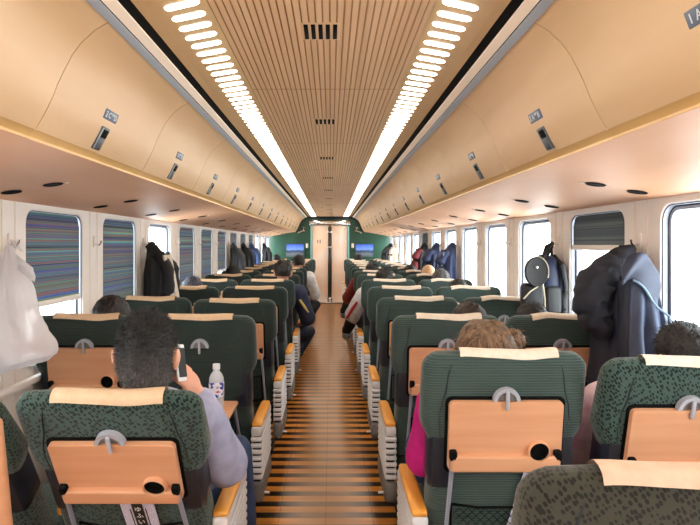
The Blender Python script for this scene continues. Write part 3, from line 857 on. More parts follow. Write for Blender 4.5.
#PEOPLE
# ------------------------------------------------------------------ people
def capsule(bm, a, b, r1, r2, seg=14):
    a, b = Vector(a), Vector(b); t = (b - a)
    ln = t.length; t = t.normalized() if ln > 1e-6 else Vector((0, 0, 1))
    u = t.cross(Vector((0, 0, 1)))
    if u.length < .05: u = t.cross(Vector((1, 0, 0)))
    u.normalize(); v = t.cross(u); rings = []
    for k in range(1, 5):
        q = -PI / 2 + PI / 2 * k / 4.0 if k < 4 else 0
        c = a + t * (r1 * math.sin(q)); rr = r1 * math.cos(q)
        rings.append([c + (u * math.cos(2 * PI * i / seg) + v * math.sin(2 * PI * i / seg)) * rr for i in range(seg)])
    for k in range(0, 4):
        q = PI / 2 * k / 4.0
        c = b + t * (r2 * math.sin(q)); rr = r2 * math.cos(q)
        rings.append([c + (u * math.cos(2 * PI * i / seg) + v * math.sin(2 * PI * i / seg)) * rr for i in range(seg)])
    loft(bm, rings)
def ell(bm, c, r, rot=None):
    res = bmesh.ops.create_icosphere(bm, subdivisions=3, radius=1.0)
    for v in res['verts']:
        p = Vector((v.co.x * r[0], v.co.y * r[1], v.co.z * r[2]))
        if rot is not None: p = rot @ p
        v.co = p + Vector(c)
def fuse(bm, voxel, smooth_it, name):
    """grow one continuous surface over overlapping shapes"""
    o = mk(bm, name, M['skin'])
    md = o.modifiers.new('r', 'REMESH'); md.mode = 'VOXEL'; md.voxel_size = voxel; md.use_smooth_shade = True
    sm = o.modifiers.new('s', 'SMOOTH'); sm.iterations = smooth_it; sm.factor = .5
    me = baked(o); me.materials.clear()
    for p in me.polygons: p.use_smooth = True
    me.name = name
    return me
def wrinkle(me, amp, sc, seed=0, dirz=1.0):
    for v in me.vertices:
        p = Vector((v.co.x * sc, v.co.y * sc, v.co.z * sc * dirz)) + Vector((seed, seed * 2, 0))
        n = v.normal
        v.co = v.co + n * amp * (noise.noise(p) + .5 * noise.noise(p * 2.1))
    me.update()

BASEJ = dict(pel=(0, .33, .53), abd=(0, .31, .68), chest=(0, .285, .87), nb=(0, .265, 1.02), head=(0, .275, 1.155),
             shR=(.185, .275, .97), elR=(.255, .38, .70), wrR=(.205, .60, .665), hdR=(.17, .69, .665),
             shL=(-.185, .275, .97), elL=(-.255, .38, .70), wrL=(-.205, .60, .665), hdL=(-.17, .69, .665),
             hipR=(.095, .34, .51), knR=(.13, .76, .545), anR=(.13, .80, .13), toR=(.135, .98, .05),
             hipL=(-.095, .34, .51), knL=(-.13, .76, .545), anL=(-.13, .80, .13), toL=(-.135, .98, .05))
def hand(bm, wr, hd, side, curl=.6, up=Vector((0, 0, 1)), s=1.0):
    """palm and five separate fingers; hd is the knuckle centre, up is the back of the hand"""
    wr, hd = Vector(wr), Vector(hd); d = (hd - wr).normalized()
    up = (up - d * up.dot(d)).normalized(); lat = d.cross(up).normalized() * side       # towards the thumb
    rot = Matrix((lat, d, up)).transposed()
    ell(bm, wr.lerp(hd, .55), (.040 * s, .052 * s, .017 * s), rot)
    capsule(bm, wr, wr.lerp(hd, .5), .026 * s, .024 * s)
    for i, (o, ln) in enumerate(((.029, .072), (.010, .080), (-.010, .074), (-.028, .058))):
        a = wr + d * .088 * s + lat * o * s
        ang1 = -curl * .6; ang2 = -curl * 1.5; ang3 = -curl * 2.1
        p = a; r = .0092 * s
        for q, (an, f) in enumerate(((ang1, .45), (ang2, .32), (ang3, .25))):
            dd = d * math.cos(an) + up * math.sin(an)
            p2 = p + dd * ln * f * s
            capsule(bm, p, p2, r, r * .93, 10); p = p2; r *= .93
    a = wr + d * .030 * s + lat * .030 * s
    b = a + (d * .6 + lat * .7 - up * .25).normalized() * .036 * s
    c = b + (d * .9 + lat * .15 - up * .4 * curl).normalized() * .030 * s
    capsule(bm, a, b, .012 * s, .0105 * s, 10); capsule(bm, b, c, .0105 * s, .009 * s, 10)

def head_shapes(bm, hc, yaw=0, sc=1.0, tilt=0):
    R = Matrix.Rotation(yaw, 3, 'Z') @ Matrix.Rotation(tilt, 3, 'Y')
    hc = Vector(hc)
    def E_(c, r): ell(bm, hc + R @ (Vector(c) * sc), tuple(x * sc for x in r), R)
    E_((0, 0, .025), (.077, .096, .088)); E_((0, .028, -.035), (.058, .064, .072)); E_((0, -.035, .0), (.068, .06, .07))
    E_((0, .058, -.078), (.030, .028, .024))
    capsule(bm, hc + R @ (Vector((0, .093, .012)) * sc), hc + R @ (Vector((0, .107, -.026)) * sc), .008 * sc, .013 * sc)
    E_((0, .088, -.052), (.024, .010, .006)); E_((0, .086, -.062), (.021, .010, .006)); E_((0, .085, .030), (.045, .014, .009))
    for sd in (-1, 1):
        E_((sd * .042, .062, -.02), (.022, .022, .02))
        E_((sd * .080, -.006, -.012), (.012, .020, .032)); E_((sd * .090, -.016, -.002), (.008, .013, .024)); E_((sd * .078, 0, -.036), (.007, .009, .011))

def build_body(J, name, voxel=.0075, yaw=0, sc=1.0, tilt=0, curlR=.7, curlL=.7, upR=Vector((0, 0, 1)), upL=Vector((0, 0, 1))):
    V = {k: Vector(v) for k, v in J.items()}
    bm = bmesh.new()
    head_shapes(bm, V['head'], yaw, sc, tilt)
    capsule(bm, V['nb'] - Vector((0, 0, .03)), V['head'] + Vector((0, -.012, -.04)), .060, .054)
    capsule(bm, V['pel'], V['abd'], .125, .115); capsule(bm, V['abd'], V['chest'], .115, .13)
    capsule(bm, V['chest'], V['nb'] - Vector((0, 0, .05)), .12, .075)
    capsule(bm, V['shL'], V['shR'], .062, .062)
    for sd, s in (('R', 1), ('L', -1)):
        capsule(bm, V['sh' + sd], V['el' + sd], .052, .041); capsule(bm, V['el' + sd], V['wr' + sd], .041, .028)
        hand(bm, V['wr' + sd], V['hd' + sd], -s if True else s, curlR if sd == 'R' else curlL, upR if sd == 'R' else upL)
        capsule(bm, V['hip' + sd], V['kn' + sd], .085, .058); capsule(bm, V['kn' + sd], V['an' + sd], .056, .038)
        capsule(bm, V['an' + sd], V['to' + sd], .04, .03)
    return fuse(bm, voxel, 3, name)
def build_jacket(J, name, puff=0.0, hem=.47, amp=.006):
    V = {k: Vector(v) for k, v in J.items()}; bm = bmesh.new(); p = .02 + puff
    capsule(bm, V['pel'] + Vector((0, -.01, .05)), V['abd'], .135 + p, .12 + p); capsule(bm, V['abd'], V['chest'], .12 + p, .135 + p)
    capsule(bm, V['chest'], V['nb'] - Vector((0, 0, .06)), .12 + p, .07 + p * .5)
    capsule(bm, V['nb'] - Vector((0, 0, .05)), V['nb'] + Vector((0, 0, .015)), .075, .068)
    capsule(bm, V['shL'], V['shR'], .062 + p, .062 + p)
    for sd in 'RL':
        capsule(bm, V['sh' + sd], V['el' + sd], .056 + p, .05 + p); capsule(bm, V['el' + sd], V['el' + sd].lerp(V['wr' + sd], .93), .05 + p, .036 + p * .5)
    me = fuse(bm, .011, 4, name); wrinkle(me, amp, 11, 3.3, .7); return me
def build_trousers(J, name):
    V = {k: Vector(v) for k, v in J.items()}; bm = bmesh.new()
    capsule(bm, V['hipL'], V['hipR'], .115, .115)
    for sd in 'RL':
        capsule(bm, V['hip' + sd], V['kn' + sd], .098, .074); capsule(bm, V['kn' + sd], V['kn' + sd].lerp(V['an' + sd], .95), .073, .058)
    me = fuse(bm, .012, 4, name); wrinkle(me, .005, 12, 1.7); return me
def build_shoes(J, name, sd):
    V = {k: Vector(v) for k, v in J.items()}; bm = bmesh.new()
    a, b = V['an' + sd], V['to' + sd]
    capsule(bm, a + Vector((0, -.02, -.045)), b, .048, .038); capsule(bm, a, a + Vector((0, 0, -.05)), .046, .05)
    return fuse(bm, .009, 2, name)
def hair_cap(bm, hc, sc, yaw, r=(.088, .108, .100), c=(0, -.006, .036), front=.045, low=-.075, amp=.006, nf=26, seed=0):
    """hair mass around the back and top of the head"""
    R = Matrix.Rotation(yaw, 3, 'Z')
    res = bmesh.ops.create_icosphere(bm, subdivisions=5, radius=1.0)
    vs = res['verts']
    for v in vs:
        d = v.co.normalized()
        n = noise.noise(d * nf * .25 + Vector((seed, 0, 0))) * 1.6 + noise.noise(Vector((d.x * nf, d.y * nf, d.z * nf * .35)) + Vector((0, seed, 0)))
        v.co = Vector((d.x * r[0], d.y * r[1], d.z * r[2])) * (1 + amp * n / .09) + Vector(c)
    kill = [v for v in vs if v.co.z < low + (.0 if v.co.y < 0 else v.co.y * 1.6) or (v.co.y > front and v.co.z < .062)]
    bmesh.ops.delete(bm, geom=kill, context='VERTS')
    for v in bm.verts: v.co = Vector(hc) + R @ (v.co * sc)
def strands(bm, hc, sc, yaw, n, ln, wd, r, c, low, front, seed, droop=.0, spread=.35, mi=1):
    rnd = random.Random(seed); R = Matrix.Rotation(yaw, 3, 'Z'); hc = Vector(hc); k = 0
    while k < n:
        d = Vector((rnd.gauss(0, 1), rnd.gauss(0, 1), rnd.gauss(0, 1))).normalized()
        p = Vector((d.x * r[0], d.y * r[1], d.z * r[2])) + Vector(c)
        if p.z < low or (p.y > front and p.z < .062): continue
        k += 1
        t = (d + Vector((rnd.uniform(-1, 1), rnd.uniform(-1, 1), rnd.uniform(-1, 1) - droop * 2)) * spread).normalized()
        side = t.cross(d + Vector((.01, .02, .03))); side = side.normalized() if side.length > 1e-4 else Vector((1, 0, 0))
        l = ln * rnd.uniform(.6, 1.25)
        pts = [p - d * .004]
        cur = t.copy()
        nseg = 3 if droop > 0 else 1
        for q in range(nseg):
            pts.append(pts[-1] + cur * l / nseg); cur = (cur + Vector((rnd.uniform(-.2, .2), rnd.uniform(-.2, .2), -droop))).normalized()
        prev = None
        for q, pp in enumerate(pts):
            ww = wd * (1 - q / (len(pts) - 1) * .95)
            pair = [bm.verts.new(hc + R @ ((pp - side * ww) * sc)), bm.verts.new(hc + R @ ((pp + side * ww) * sc))]
            if prev:
                f = bm.faces.new((prev[0], prev[1], pair[1], pair[0])); f.material_index = mi if rnd.random() < .5 else 0
            prev = pair
def hair_mats(a, b):
    key = ('hair', a)
    if key not in M:
        M[key] = noisy('hair %d %d %d' % a, a, b, (60, 60, 14), .55, detail=3)
        M[(key, 2)] = noisy('hair light %d %d %d' % b, b, tuple(min(255, int(x * 1.25) + 4) for x in b), (60, 60, 14), .5)
    return [M[key], M[(key, 2)]]
def eyes(parent, hc, sc, yaw):
    R = Matrix.Rotation(yaw, 3, 'Z'); hc = Vector(hc)
    for sd in (-1, 1):
        bm = bmesh.new(); ell(bm, hc + R @ (Vector((sd * .031, .078, .008)) * sc), (.012 * sc,) * 3); 
        e = mk(bm, 'eye', M['sclera'], parent)
        bm = bmesh.new(); ell(bm, hc + R @ (Vector((sd * .031, .087, .008)) * sc), (.006 * sc, .0045 * sc, .006 * sc)); mk(bm, 'iris', M['iris'], e)

def cloth(name, c, rough=.75):
    if name not in M: M[name] = noisy(name, tuple(int(x * .82) for x in c), c, (14, 14, 14), rough, detail=4, bump=.1)
    return M[name]

# shared relaxed seated body, slid down a little in the seat
GJ = dict(BASEJ); GJ.update(pel=(0, .36, .50), abd=(0, .33, .62), chest=(0, .30, .78), nb=(0, .285, .92), head=(0, .295, 1.05),
    shR=(.168, .295, .87), elR=(.182, .40, .645), wrR=(.14, .60, .64), hdR=(.11, .685, .64), shL=(-.168, .295, .87), elL=(-.182, .40, .645), wrL=(-.15, .60, .64), hdL=(-.12, .685, .64),
    hipR=(.095, .38, .49), hipL=(-.095, .38, .49))
for k_ in ('anR', 'toR', 'anL', 'toL'): x_, y_, z_ = GJ[k_]; GJ[k_] = (x_, y_, z_ + .02)
GEN = dict(body=build_body(GJ, 'seated_body', .009), jacket=build_jacket(GJ, 'jacket'), trousers=build_trousers(GJ, 'trousers'),
           shL=build_shoes(GJ, 'shoe', 'L'), shR=build_shoes(GJ, 'shoe', 'R'))
def person(label, loc, meshes, J, jac, tro, hair, yaw=0, sc=1.0, shoe=(28, 28, 30), seed=1, group='seated passengers', yaw_head=0, rotz=0):
    me = meshes['body']
    o = mo(me, 'person', M['skin']); o.location = loc; o.rotation_euler = (0, 0, rotz)
    tag(o, label, 'person', group)
    j = mo(meshes['jacket'], 'jacket', jac, o); j.material_slots[0].link = 'OBJECT'; j.material_slots[0].material = jac
    q = mo(meshes['trousers'], 'trousers', tro, o); q.material_slots[0].link = 'OBJECT'; q.material_slots[0].material = tro
    for k in ('shL', 'shR'):
        mo(meshes[k], 'shoe', base_mat('shoe leather', shoe, .4) if 'shoe%s' % (shoe,) not in M else M['shoe%s' % (shoe,)], o)
    hc = J['head']; kind, ca, cb = hair
    bm = bmesh.new()
    if kind == 'short':
        hair_cap(bm, hc, sc, yaw_head, amp=.003, nf=12, seed=seed); strands(bm, hc, sc, yaw_head, 1600, .022, .0016, (.086, .106, .098), (0, -.006, .036), -.07, .05, seed, .2)
    elif kind == 'bob':
        hair_cap(bm, hc, sc, yaw_head, r=(.098, .114, .118), c=(0, -.008, .022), low=-.12, front=.05, amp=.004, nf=14, seed=seed)
        strands(bm, hc, sc, yaw_head, 500, .03, .0018, (.097, .113, .117), (0, -.008, .022), -.08, .05, seed, .8)
    elif kind == 'thin':
        hair_cap(bm, hc, sc, yaw_head, r=(.082, .101, .094), c=(0, -.004, .030), low=-.06, front=.03, amp=.001, seed=seed)
    elif kind == 'messy':
        hair_cap(bm, hc, sc, yaw_head, r=(.105, .118, .108), c=(-.004, -.010, .030), low=-.12, front=.05, amp=.007, nf=7, seed=seed)
        strands(bm, hc, sc, yaw_head, 3600, .075, .0017, (.104, .116, .107), (-.004, -.010, .030), -.10, .05, seed, .75, 2.2)
    mk(bm, 'hair', hair_mats(ca, cb), o)
    if meshes is not GEN: eyes(o, hc, sc, yaw_head)
    return o
BLACK = ((16, 14, 15), (38, 34, 34)); DKB = ((26, 20, 18), (58, 44, 36)); GREY = ((48, 48, 52), (92, 90, 92)); LBR = ((62, 46, 34), (132, 102, 76)); TAN = ((190, 150, 112), (206, 168, 132))
NAVY = cloth('navy jacket cloth', (36, 46, 78)); CHAR = cloth('charcoal jacket cloth', (44, 44, 48)); WHITEC = cloth('white shirt cloth', (232, 232, 236)); REDC = cloth('dark red jacket cloth', (132, 36, 30))
PINKC = cloth('pale pink jacket cloth', (214, 190, 200)); MAG = cloth('magenta jacket cloth', (214, 20, 138)); JEANS = cloth('denim', (58, 78, 116)); BLK = cloth('black trouser cloth', (26, 26, 30)); DKJ = cloth('dark denim', (30, 42, 70))

def sx(s, window): return s * (1.147 if window else .59)
def seat_y(k): return D0 + k * PITCH
PL = [
 (1, False, 1, .17, -0.035, 'bob', DKB, NAVY, JEANS, 'dark brown hair of person leaning right, just beyond light brown hair'),
 (1, True, 1, -.055, -0.035, 'short', BLACK, CHAR, BLK, 'black-haired person in window seat below the hanging backpack'),
 (1, True, 3, -.03, -0.025, 'short', BLACK, NAVY, BLK, 'person with messy blue-black hair at right windows beyond the backpack'),
 (1, True, 4, .0, .02, 'short', GREY, CHAR, BLK, 'grey-haired person by right windows below the navy coats'),
 (1, True, 5, .03, .04, 'thin', TAN, CHAR, BLK, 'person with light tan hair by right windows below the navy coats'),
 (1, True, 6, -.05, .0, 'short', BLACK, CHAR, BLK, 'black-haired person in right window seat midway down the car'),
 (1, False, 11, .03, .05, 'short', BLACK, WHITEC, BLK, 'person in white shirt near the right landscape picture'),
 (-1, True, 1, .03, .0, 'bob', BLACK, CHAR, BLK, 'person with smooth black hair in front of striped blind, left'),
 (-1, True, 3, -.012, .0, 'short', ((36, 40, 52), (72, 80, 100)), NAVY, BLK, 'person with blue-black spiky hair right of the black coat, left'),
 (-1, True, 5, .02, .02, 'short', BLACK, CHAR, BLK, 'black-haired person below the grey hanging coat, left windows'),
 (-1, False, 8, .05, .03, 'short', BLACK, CHAR, BLK, 'distant black-haired person in left aisle seat near the end wall'),
 (-1, True, 11, .0, .05, 'short', BLACK, CHAR, BLK, 'distant black-haired person by left window near the end wall'),
]
for i, (s, win, k, dx, dz, hk, hcl, jac, tro, lab) in enumerate(PL):
    person(lab, (sx(s, win) + dx - (.016 if s < 0 and k < 2 else 0), seat_y(k), dz), GEN, GJ, jac, tro, (hk,) + hcl, seed=i * 1.7 + 2)

J = dict(GJ); J.update(head=(.15, .26, 1.045), nb=(.10, .27, .92), chest=(.05, .29, .78), shR=(.215, .30, .86), elR=(.22, .42, .645), shL=(-.125, .295, .875))
LN = dict(body=build_body(J, 'window_leaner_body', .009), jacket=build_jacket(J, 'jacket'), trousers=GEN['trousers'], shL=GEN['shL'], shR=GEN['shR'])
person('dark-haired person in pale pink leaning on the right front window', (1.147, seat_y(0), 0), LN, J, PINKC, BLK, ('short',) + BLACK, seed=2)
# woman with light brown messy hair, magenta sleeve on the armrest
J = dict(BASEJ); J.update(head=(.0, .30, 1.045), nb=(0, .285, .915), chest=(0, .30, .78), abd=(0, .33, .63), shR=(.175, .295, .87), shL=(-.18, .295, .865), elR=(.21, .40, .645), wrR=(.15, .60, .64), hdR=(.12, .685, .64), elL=(-.228, .33, .665), wrL=(-.16, .55, .66), hdL=(-.13, .63, .66), knL=(-.17, .76, .56), anL=(-.16, .82, .13), toL=(-.17, 1.0, .05))
W = dict(body=build_body(J, 'woman_body', .0075), jacket=build_jacket(J, 'jacket', .002), trousers=build_trousers(J, 'trousers'), shL=build_shoes(J, 'shoe', 'L'), shR=build_shoes(J, 'shoe', 'R'))
wo = person('person with messy light brown hair and magenta sleeve, right aisle seat', (.60, seat_y(0), 0), W, J, MAG, JEANS, ('messy',) + LBR, seed=5, sc=1.0)
bm = bmesh.new()     # loose bun on the right of the crown
res = bmesh.ops.create_icosphere(bm, subdivisions=4, radius=1.0)
for v in res['verts']:
    d = v.co.normalized(); v.co = d * .036 * (1 + .25 * noise.noise(d * 2.5)) + Vector((.092, .27, 1.115))
strands(bm, (.092, .27, 1.08), 1, 0, 260, .035, .0015, (.036, .036, .036), (0, 0, .035), -.2, 1, 9, .4, 1.2)
mk(bm, 'hair_bun', hair_mats(*LBR), wo)

# man with a phone at his ear, in the left front seat (reclined)
ms = Vector((-.590 - .016, seat_y(0), 0)); mx = -ms.x
def rel(x, y, z): return (x - ms.x, y - ms.y, z)
J = dict(pel=rel(-.585, 2.20, .52), abd=rel(-.58, 2.08, .66), chest=rel(-.565, 1.955, .83), nb=rel(-.545, 1.83, .965), head=rel(-.528, 1.79, 1.124),
         shR=rel(-.415, 1.92, .885), elR=rel(-.335, 2.03, .70), wrR=rel(-.405, 1.93, .965), hdR=rel(-.438, 1.885, 1.04),
         shL=rel(-.70, 1.92, .88), elL=rel(-.75, 2.05, .67), wrL=rel(-.70, 2.26, .68), hdL=rel(-.66, 2.33, .68),
         hipR=rel(-.485, 2.21, .51), knR=rel(-.395, 2.62, .54), anR=rel(-.36, 2.66, .13), toR=rel(-.35, 2.84, .05),
         hipL=rel(-.685, 2.21, .51), knL=rel(-.73, 2.62, .54), anL=rel(-.72, 2.66, .13), toL=rel(-.72, 2.84, .05))
MN = dict(body=build_body(J, 'man_body', .0055, 0, 1.06, 0, curlR=.75, upR=Vector((.85, -.35, .1))), jacket=build_jacket(J, 'jacket', .008, amp=.011), trousers=build_trousers(J, 'trousers'), shL=build_shoes(J, 'shoe', 'L'), shR=build_shoes(J, 'shoe', 'R'))
LAV = cloth('lavender grey jacket cloth', (172, 176, 208), .6)
man = mo(MN['body'], 'person', M['skin']); man.location = ms
tag(man, 'man with cropped grey-black hair and lavender jacket holding phone to ear', 'person')
mo(MN['jacket'], 'jacket', LAV, man); mo(MN['trousers'], 'trousers', JEANS, man)
for k in ('shL', 'shR'): mo(MN[k], 'shoe', M['dark_base'], man)
eyes(man, J['head'], 1.06, 0)
bm = bmesh.new()
hair_cap(bm, J['head'], 1.06, 0, r=(.0795, .104, .122), c=(0, -.006, .010), low=-.086, front=.05, amp=.002, seed=4)
strands(bm, J['head'], 1.06, 0, 9000, .017, .0011, (.079, .1035, .1215), (0, -.006, .010), -.086, .05, 11, .05, .55)
def fade(name, a0, a1, b0, b1):
    m = base_mat(name, a0, .6); tc = N(m, 'ShaderNodeTexCoord'); sp = N(m, 'ShaderNodeSeparateXYZ'); L(m, tc.outputs['Object'], sp.inputs[0])
    n = N(m, 'ShaderNodeTexNoise'); n.inputs['Scale'].default_value = 45; L(m, tc.outputs['Object'], n.inputs['Vector'])
    a = N(m, 'ShaderNodeMath', operation='MULTIPLY_ADD'); a.inputs[1].default_value = .06; L(m, n.outputs['Fac'], a.inputs[0]); L(m, sp.outputs['Z'], a.inputs[2])
    mr = N(m, 'ShaderNodeMapRange'); mr.inputs['From Min'].default_value = 1.075; mr.inputs['From Max'].default_value = 1.20; L(m, a.outputs[0], mr.inputs['Value'])
    L(m, ramp(m, mr.outputs['Result'], [(0, a0), (1, a1)]), m.node_tree.nodes['Principled BSDF'].inputs['Base Color']); return m
mk(bm, 'hair', [fade('cropped hair', (84, 80, 80), (20, 20, 22), 0, 0), fade('cropped grey hair', (134, 130, 130), (58, 58, 62), 0, 0)], man)
# phone in his hand
ph = thing('phone', 'white phone with dark screen held at the ear of the man', 'phone', (-.448, 1.865, 1.085))
ph.rotation_euler = (math.radians(-12), math.radians(10), math.radians(77))
bm = bmesh.new(); rbox(bm, (0, 0, 0), (.060, .009, .116), .004, 3); mk(bm, 'phone_case', M['white'], ph)
bm = bmesh.new(); rbox(bm, (0, -.005, .0), (.052, .0012, .092), .0004, 1); mk(bm, 'screen', M['ink'], ph)
bm = bmesh.new(); rbox(bm, (0, .005, .045), (.012, .0014, .012), .0004, 1); mk(bm, 'phone_camera', M['ink'], ph)

# left aisle passenger leaning out, knees in the aisle
J = dict(BASEJ); J.update(head=(.13, .30, 1.165), nb=(.10, .29, 1.03), chest=(.06, .29, .88), abd=(.03, .32, .68), shR=(.285, .32, .955), elR=(.375, .42, .69), wrR=(.33, .66, .62), hdR=(.29, .74, .60), shL=(-.10, .30, .96), elL=(-.19, .42, .68), wrL=(-.12, .62, .66), hdL=(-.08, .70, .66),
                          hipR=(.12, .36, .51), knR=(.375, .74, .50), anR=(.17, .52, .16), toR=(.19, .68, .08))
Q = dict(body=build_body(J, 'leaning_body', .009), jacket=build_jacket(J, 'jacket', .012), trousers=build_trousers(J, 'trousers'), shL=build_shoes(J, 'shoe', 'L'), shR=build_shoes(J, 'shoe', 'R'))
p = person('person in navy jacket leaning into aisle with dark denim knee, left', (-.59, seat_y(4), 0), Q, J, NAVY, DKJ, ('short',) + BLACK, seed=21)
bm = bmesh.new()
tube(bm, [(.30, .25, .90), (.345, .275, .83), (.385, .33, .76)], [.012, .014, .012], 6)
mk(bm, 'sleeve_stripe', base_mat('yellow stripe', (222, 196, 120), .7), p)
p2 = person('distant person in white top leaning into the left aisle', (-.585, seat_y(7), 0), Q, J, WHITEC, BLK, ('short',) + BLACK, seed=23)
# right aisle passenger in white and red jacket with crossed legs
J = dict(BASEJ); J.update(head=(-.02, .30, 1.075), nb=(-.02, .29, .94), chest=(-.03, .30, .82), abd=(-.02, .34, .66), shL=(-.225, .34, .93), elL=(-.335, .50, .72), wrL=(-.27, .74, .62), hdL=(-.22, .82, .62), shR=(.14, .36, .9), elR=(.2, .45, .68),
                          knL=(-.29, .76, .71), anL=(-.39, .92, .48), toL=(-.40, 1.07, .44))
X = dict(body=build_body(J, 'crossed_body', .009), jacket=build_jacket(J, 'jacket', .012), trousers=build_trousers(J, 'trousers'), shL=build_shoes(J, 'shoe', 'L'), shR=build_shoes(J, 'shoe', 'R'))
p = person('person in white jacket leaning into aisle with black crossed leg, right', (.59, seat_y(4), 0), X, J, WHITEC, BLK, ('short',) + BLACK, seed=31, shoe=(120, 118, 118))
bm = bmesh.new(); tube(bm, [(-.295, .30, .87), (-.345, .36, .79), (-.395, .44, .69)], [.012, .016, .012], 8); mk(bm, 'sleeve_stripe', base_mat('red stripe', (196, 40, 60), .7), p)
person('distant person in dark red jacket leaning into the right aisle', (.60, seat_y(6), 0), X, J, REDC, BLK, ('short',) + BLACK, seed=33, shoe=(60, 58, 58))

#ITEMS
# ------------------------------------------------------------------ coat hooks on every window pillar, and what hangs on them
def hook_pos(s, n): return Vector((s * WX, YC0 - PITCH / 2 + PITCH * n, 1.475))
HK = None
for sn, s in SIDES:
    for n in range(0, 12):
        p = hook_pos(s, n)
        if HK is None:
            HK = thing('coat_hook', '', 'hook')
            bm = bmesh.new(); rbox(bm, (0, 0, 0), (.012, .026, .07), .005, 2); mk(bm, 'hook_plate', M['cream'], HK)
            bm = bmesh.new(); tube(bm, [(-.004, 0, -.015), (-.028, 0, -.022), (-.038, 0, -.010), (-.040, 0, .006)], [.006, .006, .006, .007], 8); mk(bm, 'hook_peg', M['chrome'], HK)
            h = HK
        else: h = copy_tree(HK)
        h.location = p - Vector((s * .006, 0, 0)); h.rotation_euler = (0, 0, 0 if s > 0 else PI)
        tag(h, 'silver coat hook on the %s wall pillar, %s from the camera' % (sn, ORD[n]), 'hook', 'coat hooks on the window pillars')

def coat_bm(p, s, ln, wx, wy, seed, folds=7, x_in=0.0, y_in=0.0, amp=.11):
    bm = bmesh.new(); rings = []; NT, NS = 26, 56
    prof = [(0, .10), (.05, .22), (.12, .52), (.22, .85), (.35, .97), (.6, 1.0), (.85, 1.05), (1, 1.08)]
    for i in range(NT + 1):
        t = i / NT
        for (a, fa), (b, fb) in zip(prof[:-1], prof[1:]):
            if a <= t <= b: f = fa + (fb - fa) * (t - a) / (b - a)
        ax, ay = wx * (.35 + .65 * f), wy * f
        cx = p.x - s * (.03 + ax) - s * x_in * t; cy = p.y + y_in * t
        ring = []
        for k in range(NS):
            th = 2 * PI * k / NS
            g = 1 + amp * min(1, t * 2.2) * (math.sin(folds * th + 2.2 * t + seed) + .5 * math.sin((folds * 2 - 3) * th - 1.5 * t + seed * 2)) + .10 * noise.noise(Vector((math.cos(th) * 1.5, math.sin(th) * 1.5, t * 4 + seed)))
            xx = cx + ax * math.cos(th) * g
            if s > 0: xx = min(xx, WX - .006)
            else: xx = max(xx, -WX + .006)
            ring.append(Vector((xx, cy + ay * math.sin(th) * g, p.z - .02 - t * ln + .02 * math.sin(3 * th + seed) * t)))
        rings.append(ring)
    loft(bm, rings); return bm
def coat(s, n, ln, wx, wy, body, label, sleeve=None, lining=None, seed=1, dy=0, cat='coat'):
    p = hook_pos(s, n); p.y += dy
    t = thing('hanging_coat', label, cat, (p.x - s * .05, p.y, p.z - .02), 'coats hanging by the windows')
    off = -Vector(t.location)
    def sh(bm):
        for v in bm.verts: v.co += off
        return bm
    mk(sh(coat_bm(p, s, ln, wx, wy, seed)), 'coat_body', body, t)
    bm = bmesh.new()
    tube(bm, [(p.x - s * .045, p.y - .05, p.z - .045), (p.x - s * .075, p.y - .02, p.z - .015), (p.x - s * .07, p.y + .03, p.z - .015), (p.x - s * .045, p.y + .055, p.z - .05)], [.016, .022, .022, .016], 10)
    mk(sh(bm), 'collar', body, t)
    for q, (yy, ex) in enumerate(((-wy * .75, .6), (wy * .8, .4))):
        bm = bmesh.new(); x1 = p.x - s * (.05 + wx * 1.2); 
        pts = [Vector((p.x - s * (.05 + wx * .9), p.y + yy * .6, p.z - .10)), Vector((x1 - s * wx * ex, p.y + yy * .95, p.z - .22)), Vector((x1 - s * wx * ex, p.y + yy * 1.02, p.z - .22 - ln * .35)), Vector((x1 - s * wx * .4, p.y + yy, p.z - .05 - ln * .86))]
        pp = []
        for i in range(13):
            u = i / 12 * 3; a = min(int(u), 2); pp.append(pts[a].lerp(pts[a + 1], u - a))
        tube(bm, pp, [.045 + .006 * math.sin(i * 2.1 + seed) for i in range(13)], 12); mk(sh(bm), 'sleeve', sleeve or body, t)
    if lining:
        bm = bmesh.new()
        x1 = p.x - s * (.06 + wx * 1.9)
        def P(u, v): return Vector((x1 - s * (.10 * v - .06 + .012 * math.sin(u * 9)), p.y - wy * .8 + u * wy * 1.3, p.z - .10 - v * (ln - .10)))
        sheet(bm, P, 14, 14); o = mk(sh(bm), 'lining', lining, t); solidify(o, .012)
    return t
BLKC = cloth('black coat cloth', (24, 24, 28)); CREAMC = cloth('cream lining cloth', (226, 214, 196)); GREYC = cloth('grey coat cloth', (82, 84, 88)); BLUEC = cloth('slate blue cloth', (70, 92, 140)); LBLUE = cloth('light blue lining cloth', (104, 122, 158)); RED2 = cloth('red coat cloth', (118, 34, 40))
coat(-1, 2, .62, .10, .15, BLKC, 'black coat with cream lining hanging by the left windows', lining=CREAMC, seed=1)
coat(-1, 6, .60, .085, .15, GREYC, 'grey coat hanging by the left windows beyond the black one', seed=2)
coat(-1, 7, .60, .085, .15, BLKC, 'black coat hanging just beyond the grey coat, left windows', seed=3)
coat(-1, 8, .55, .085, .13, BLUEC, 'slate blue coat hanging beyond two darker coats, left windows', seed=4)
coat(-1, 10, .60, .085, .15, BLKC, 'farthest black coat on the left, nearest the green end wall', seed=5)
coat(1, 4, .62, .095, .15, NAVY, 'navy coat with light blue lining, nearest of the far right coats', lining=LBLUE, seed=6)
coat(1, 5, .62, .095, .16, NAVY, 'plain navy coat between the red coat and light-lined coat, right', seed=7)
coat(1, 6, .60, .095, .15, BLKC, 'black coat with dark red sleeves by the right windows', sleeve=RED2, seed=8)
coat(1, 11, .60, .11, .2, BLKC, 'farthest black coat on the right near the landscape picture', seed=9)
coat(1, 10, .55, .07, .14, CREAMC, 'pale cream coat hanging far down the right windows', seed=10)

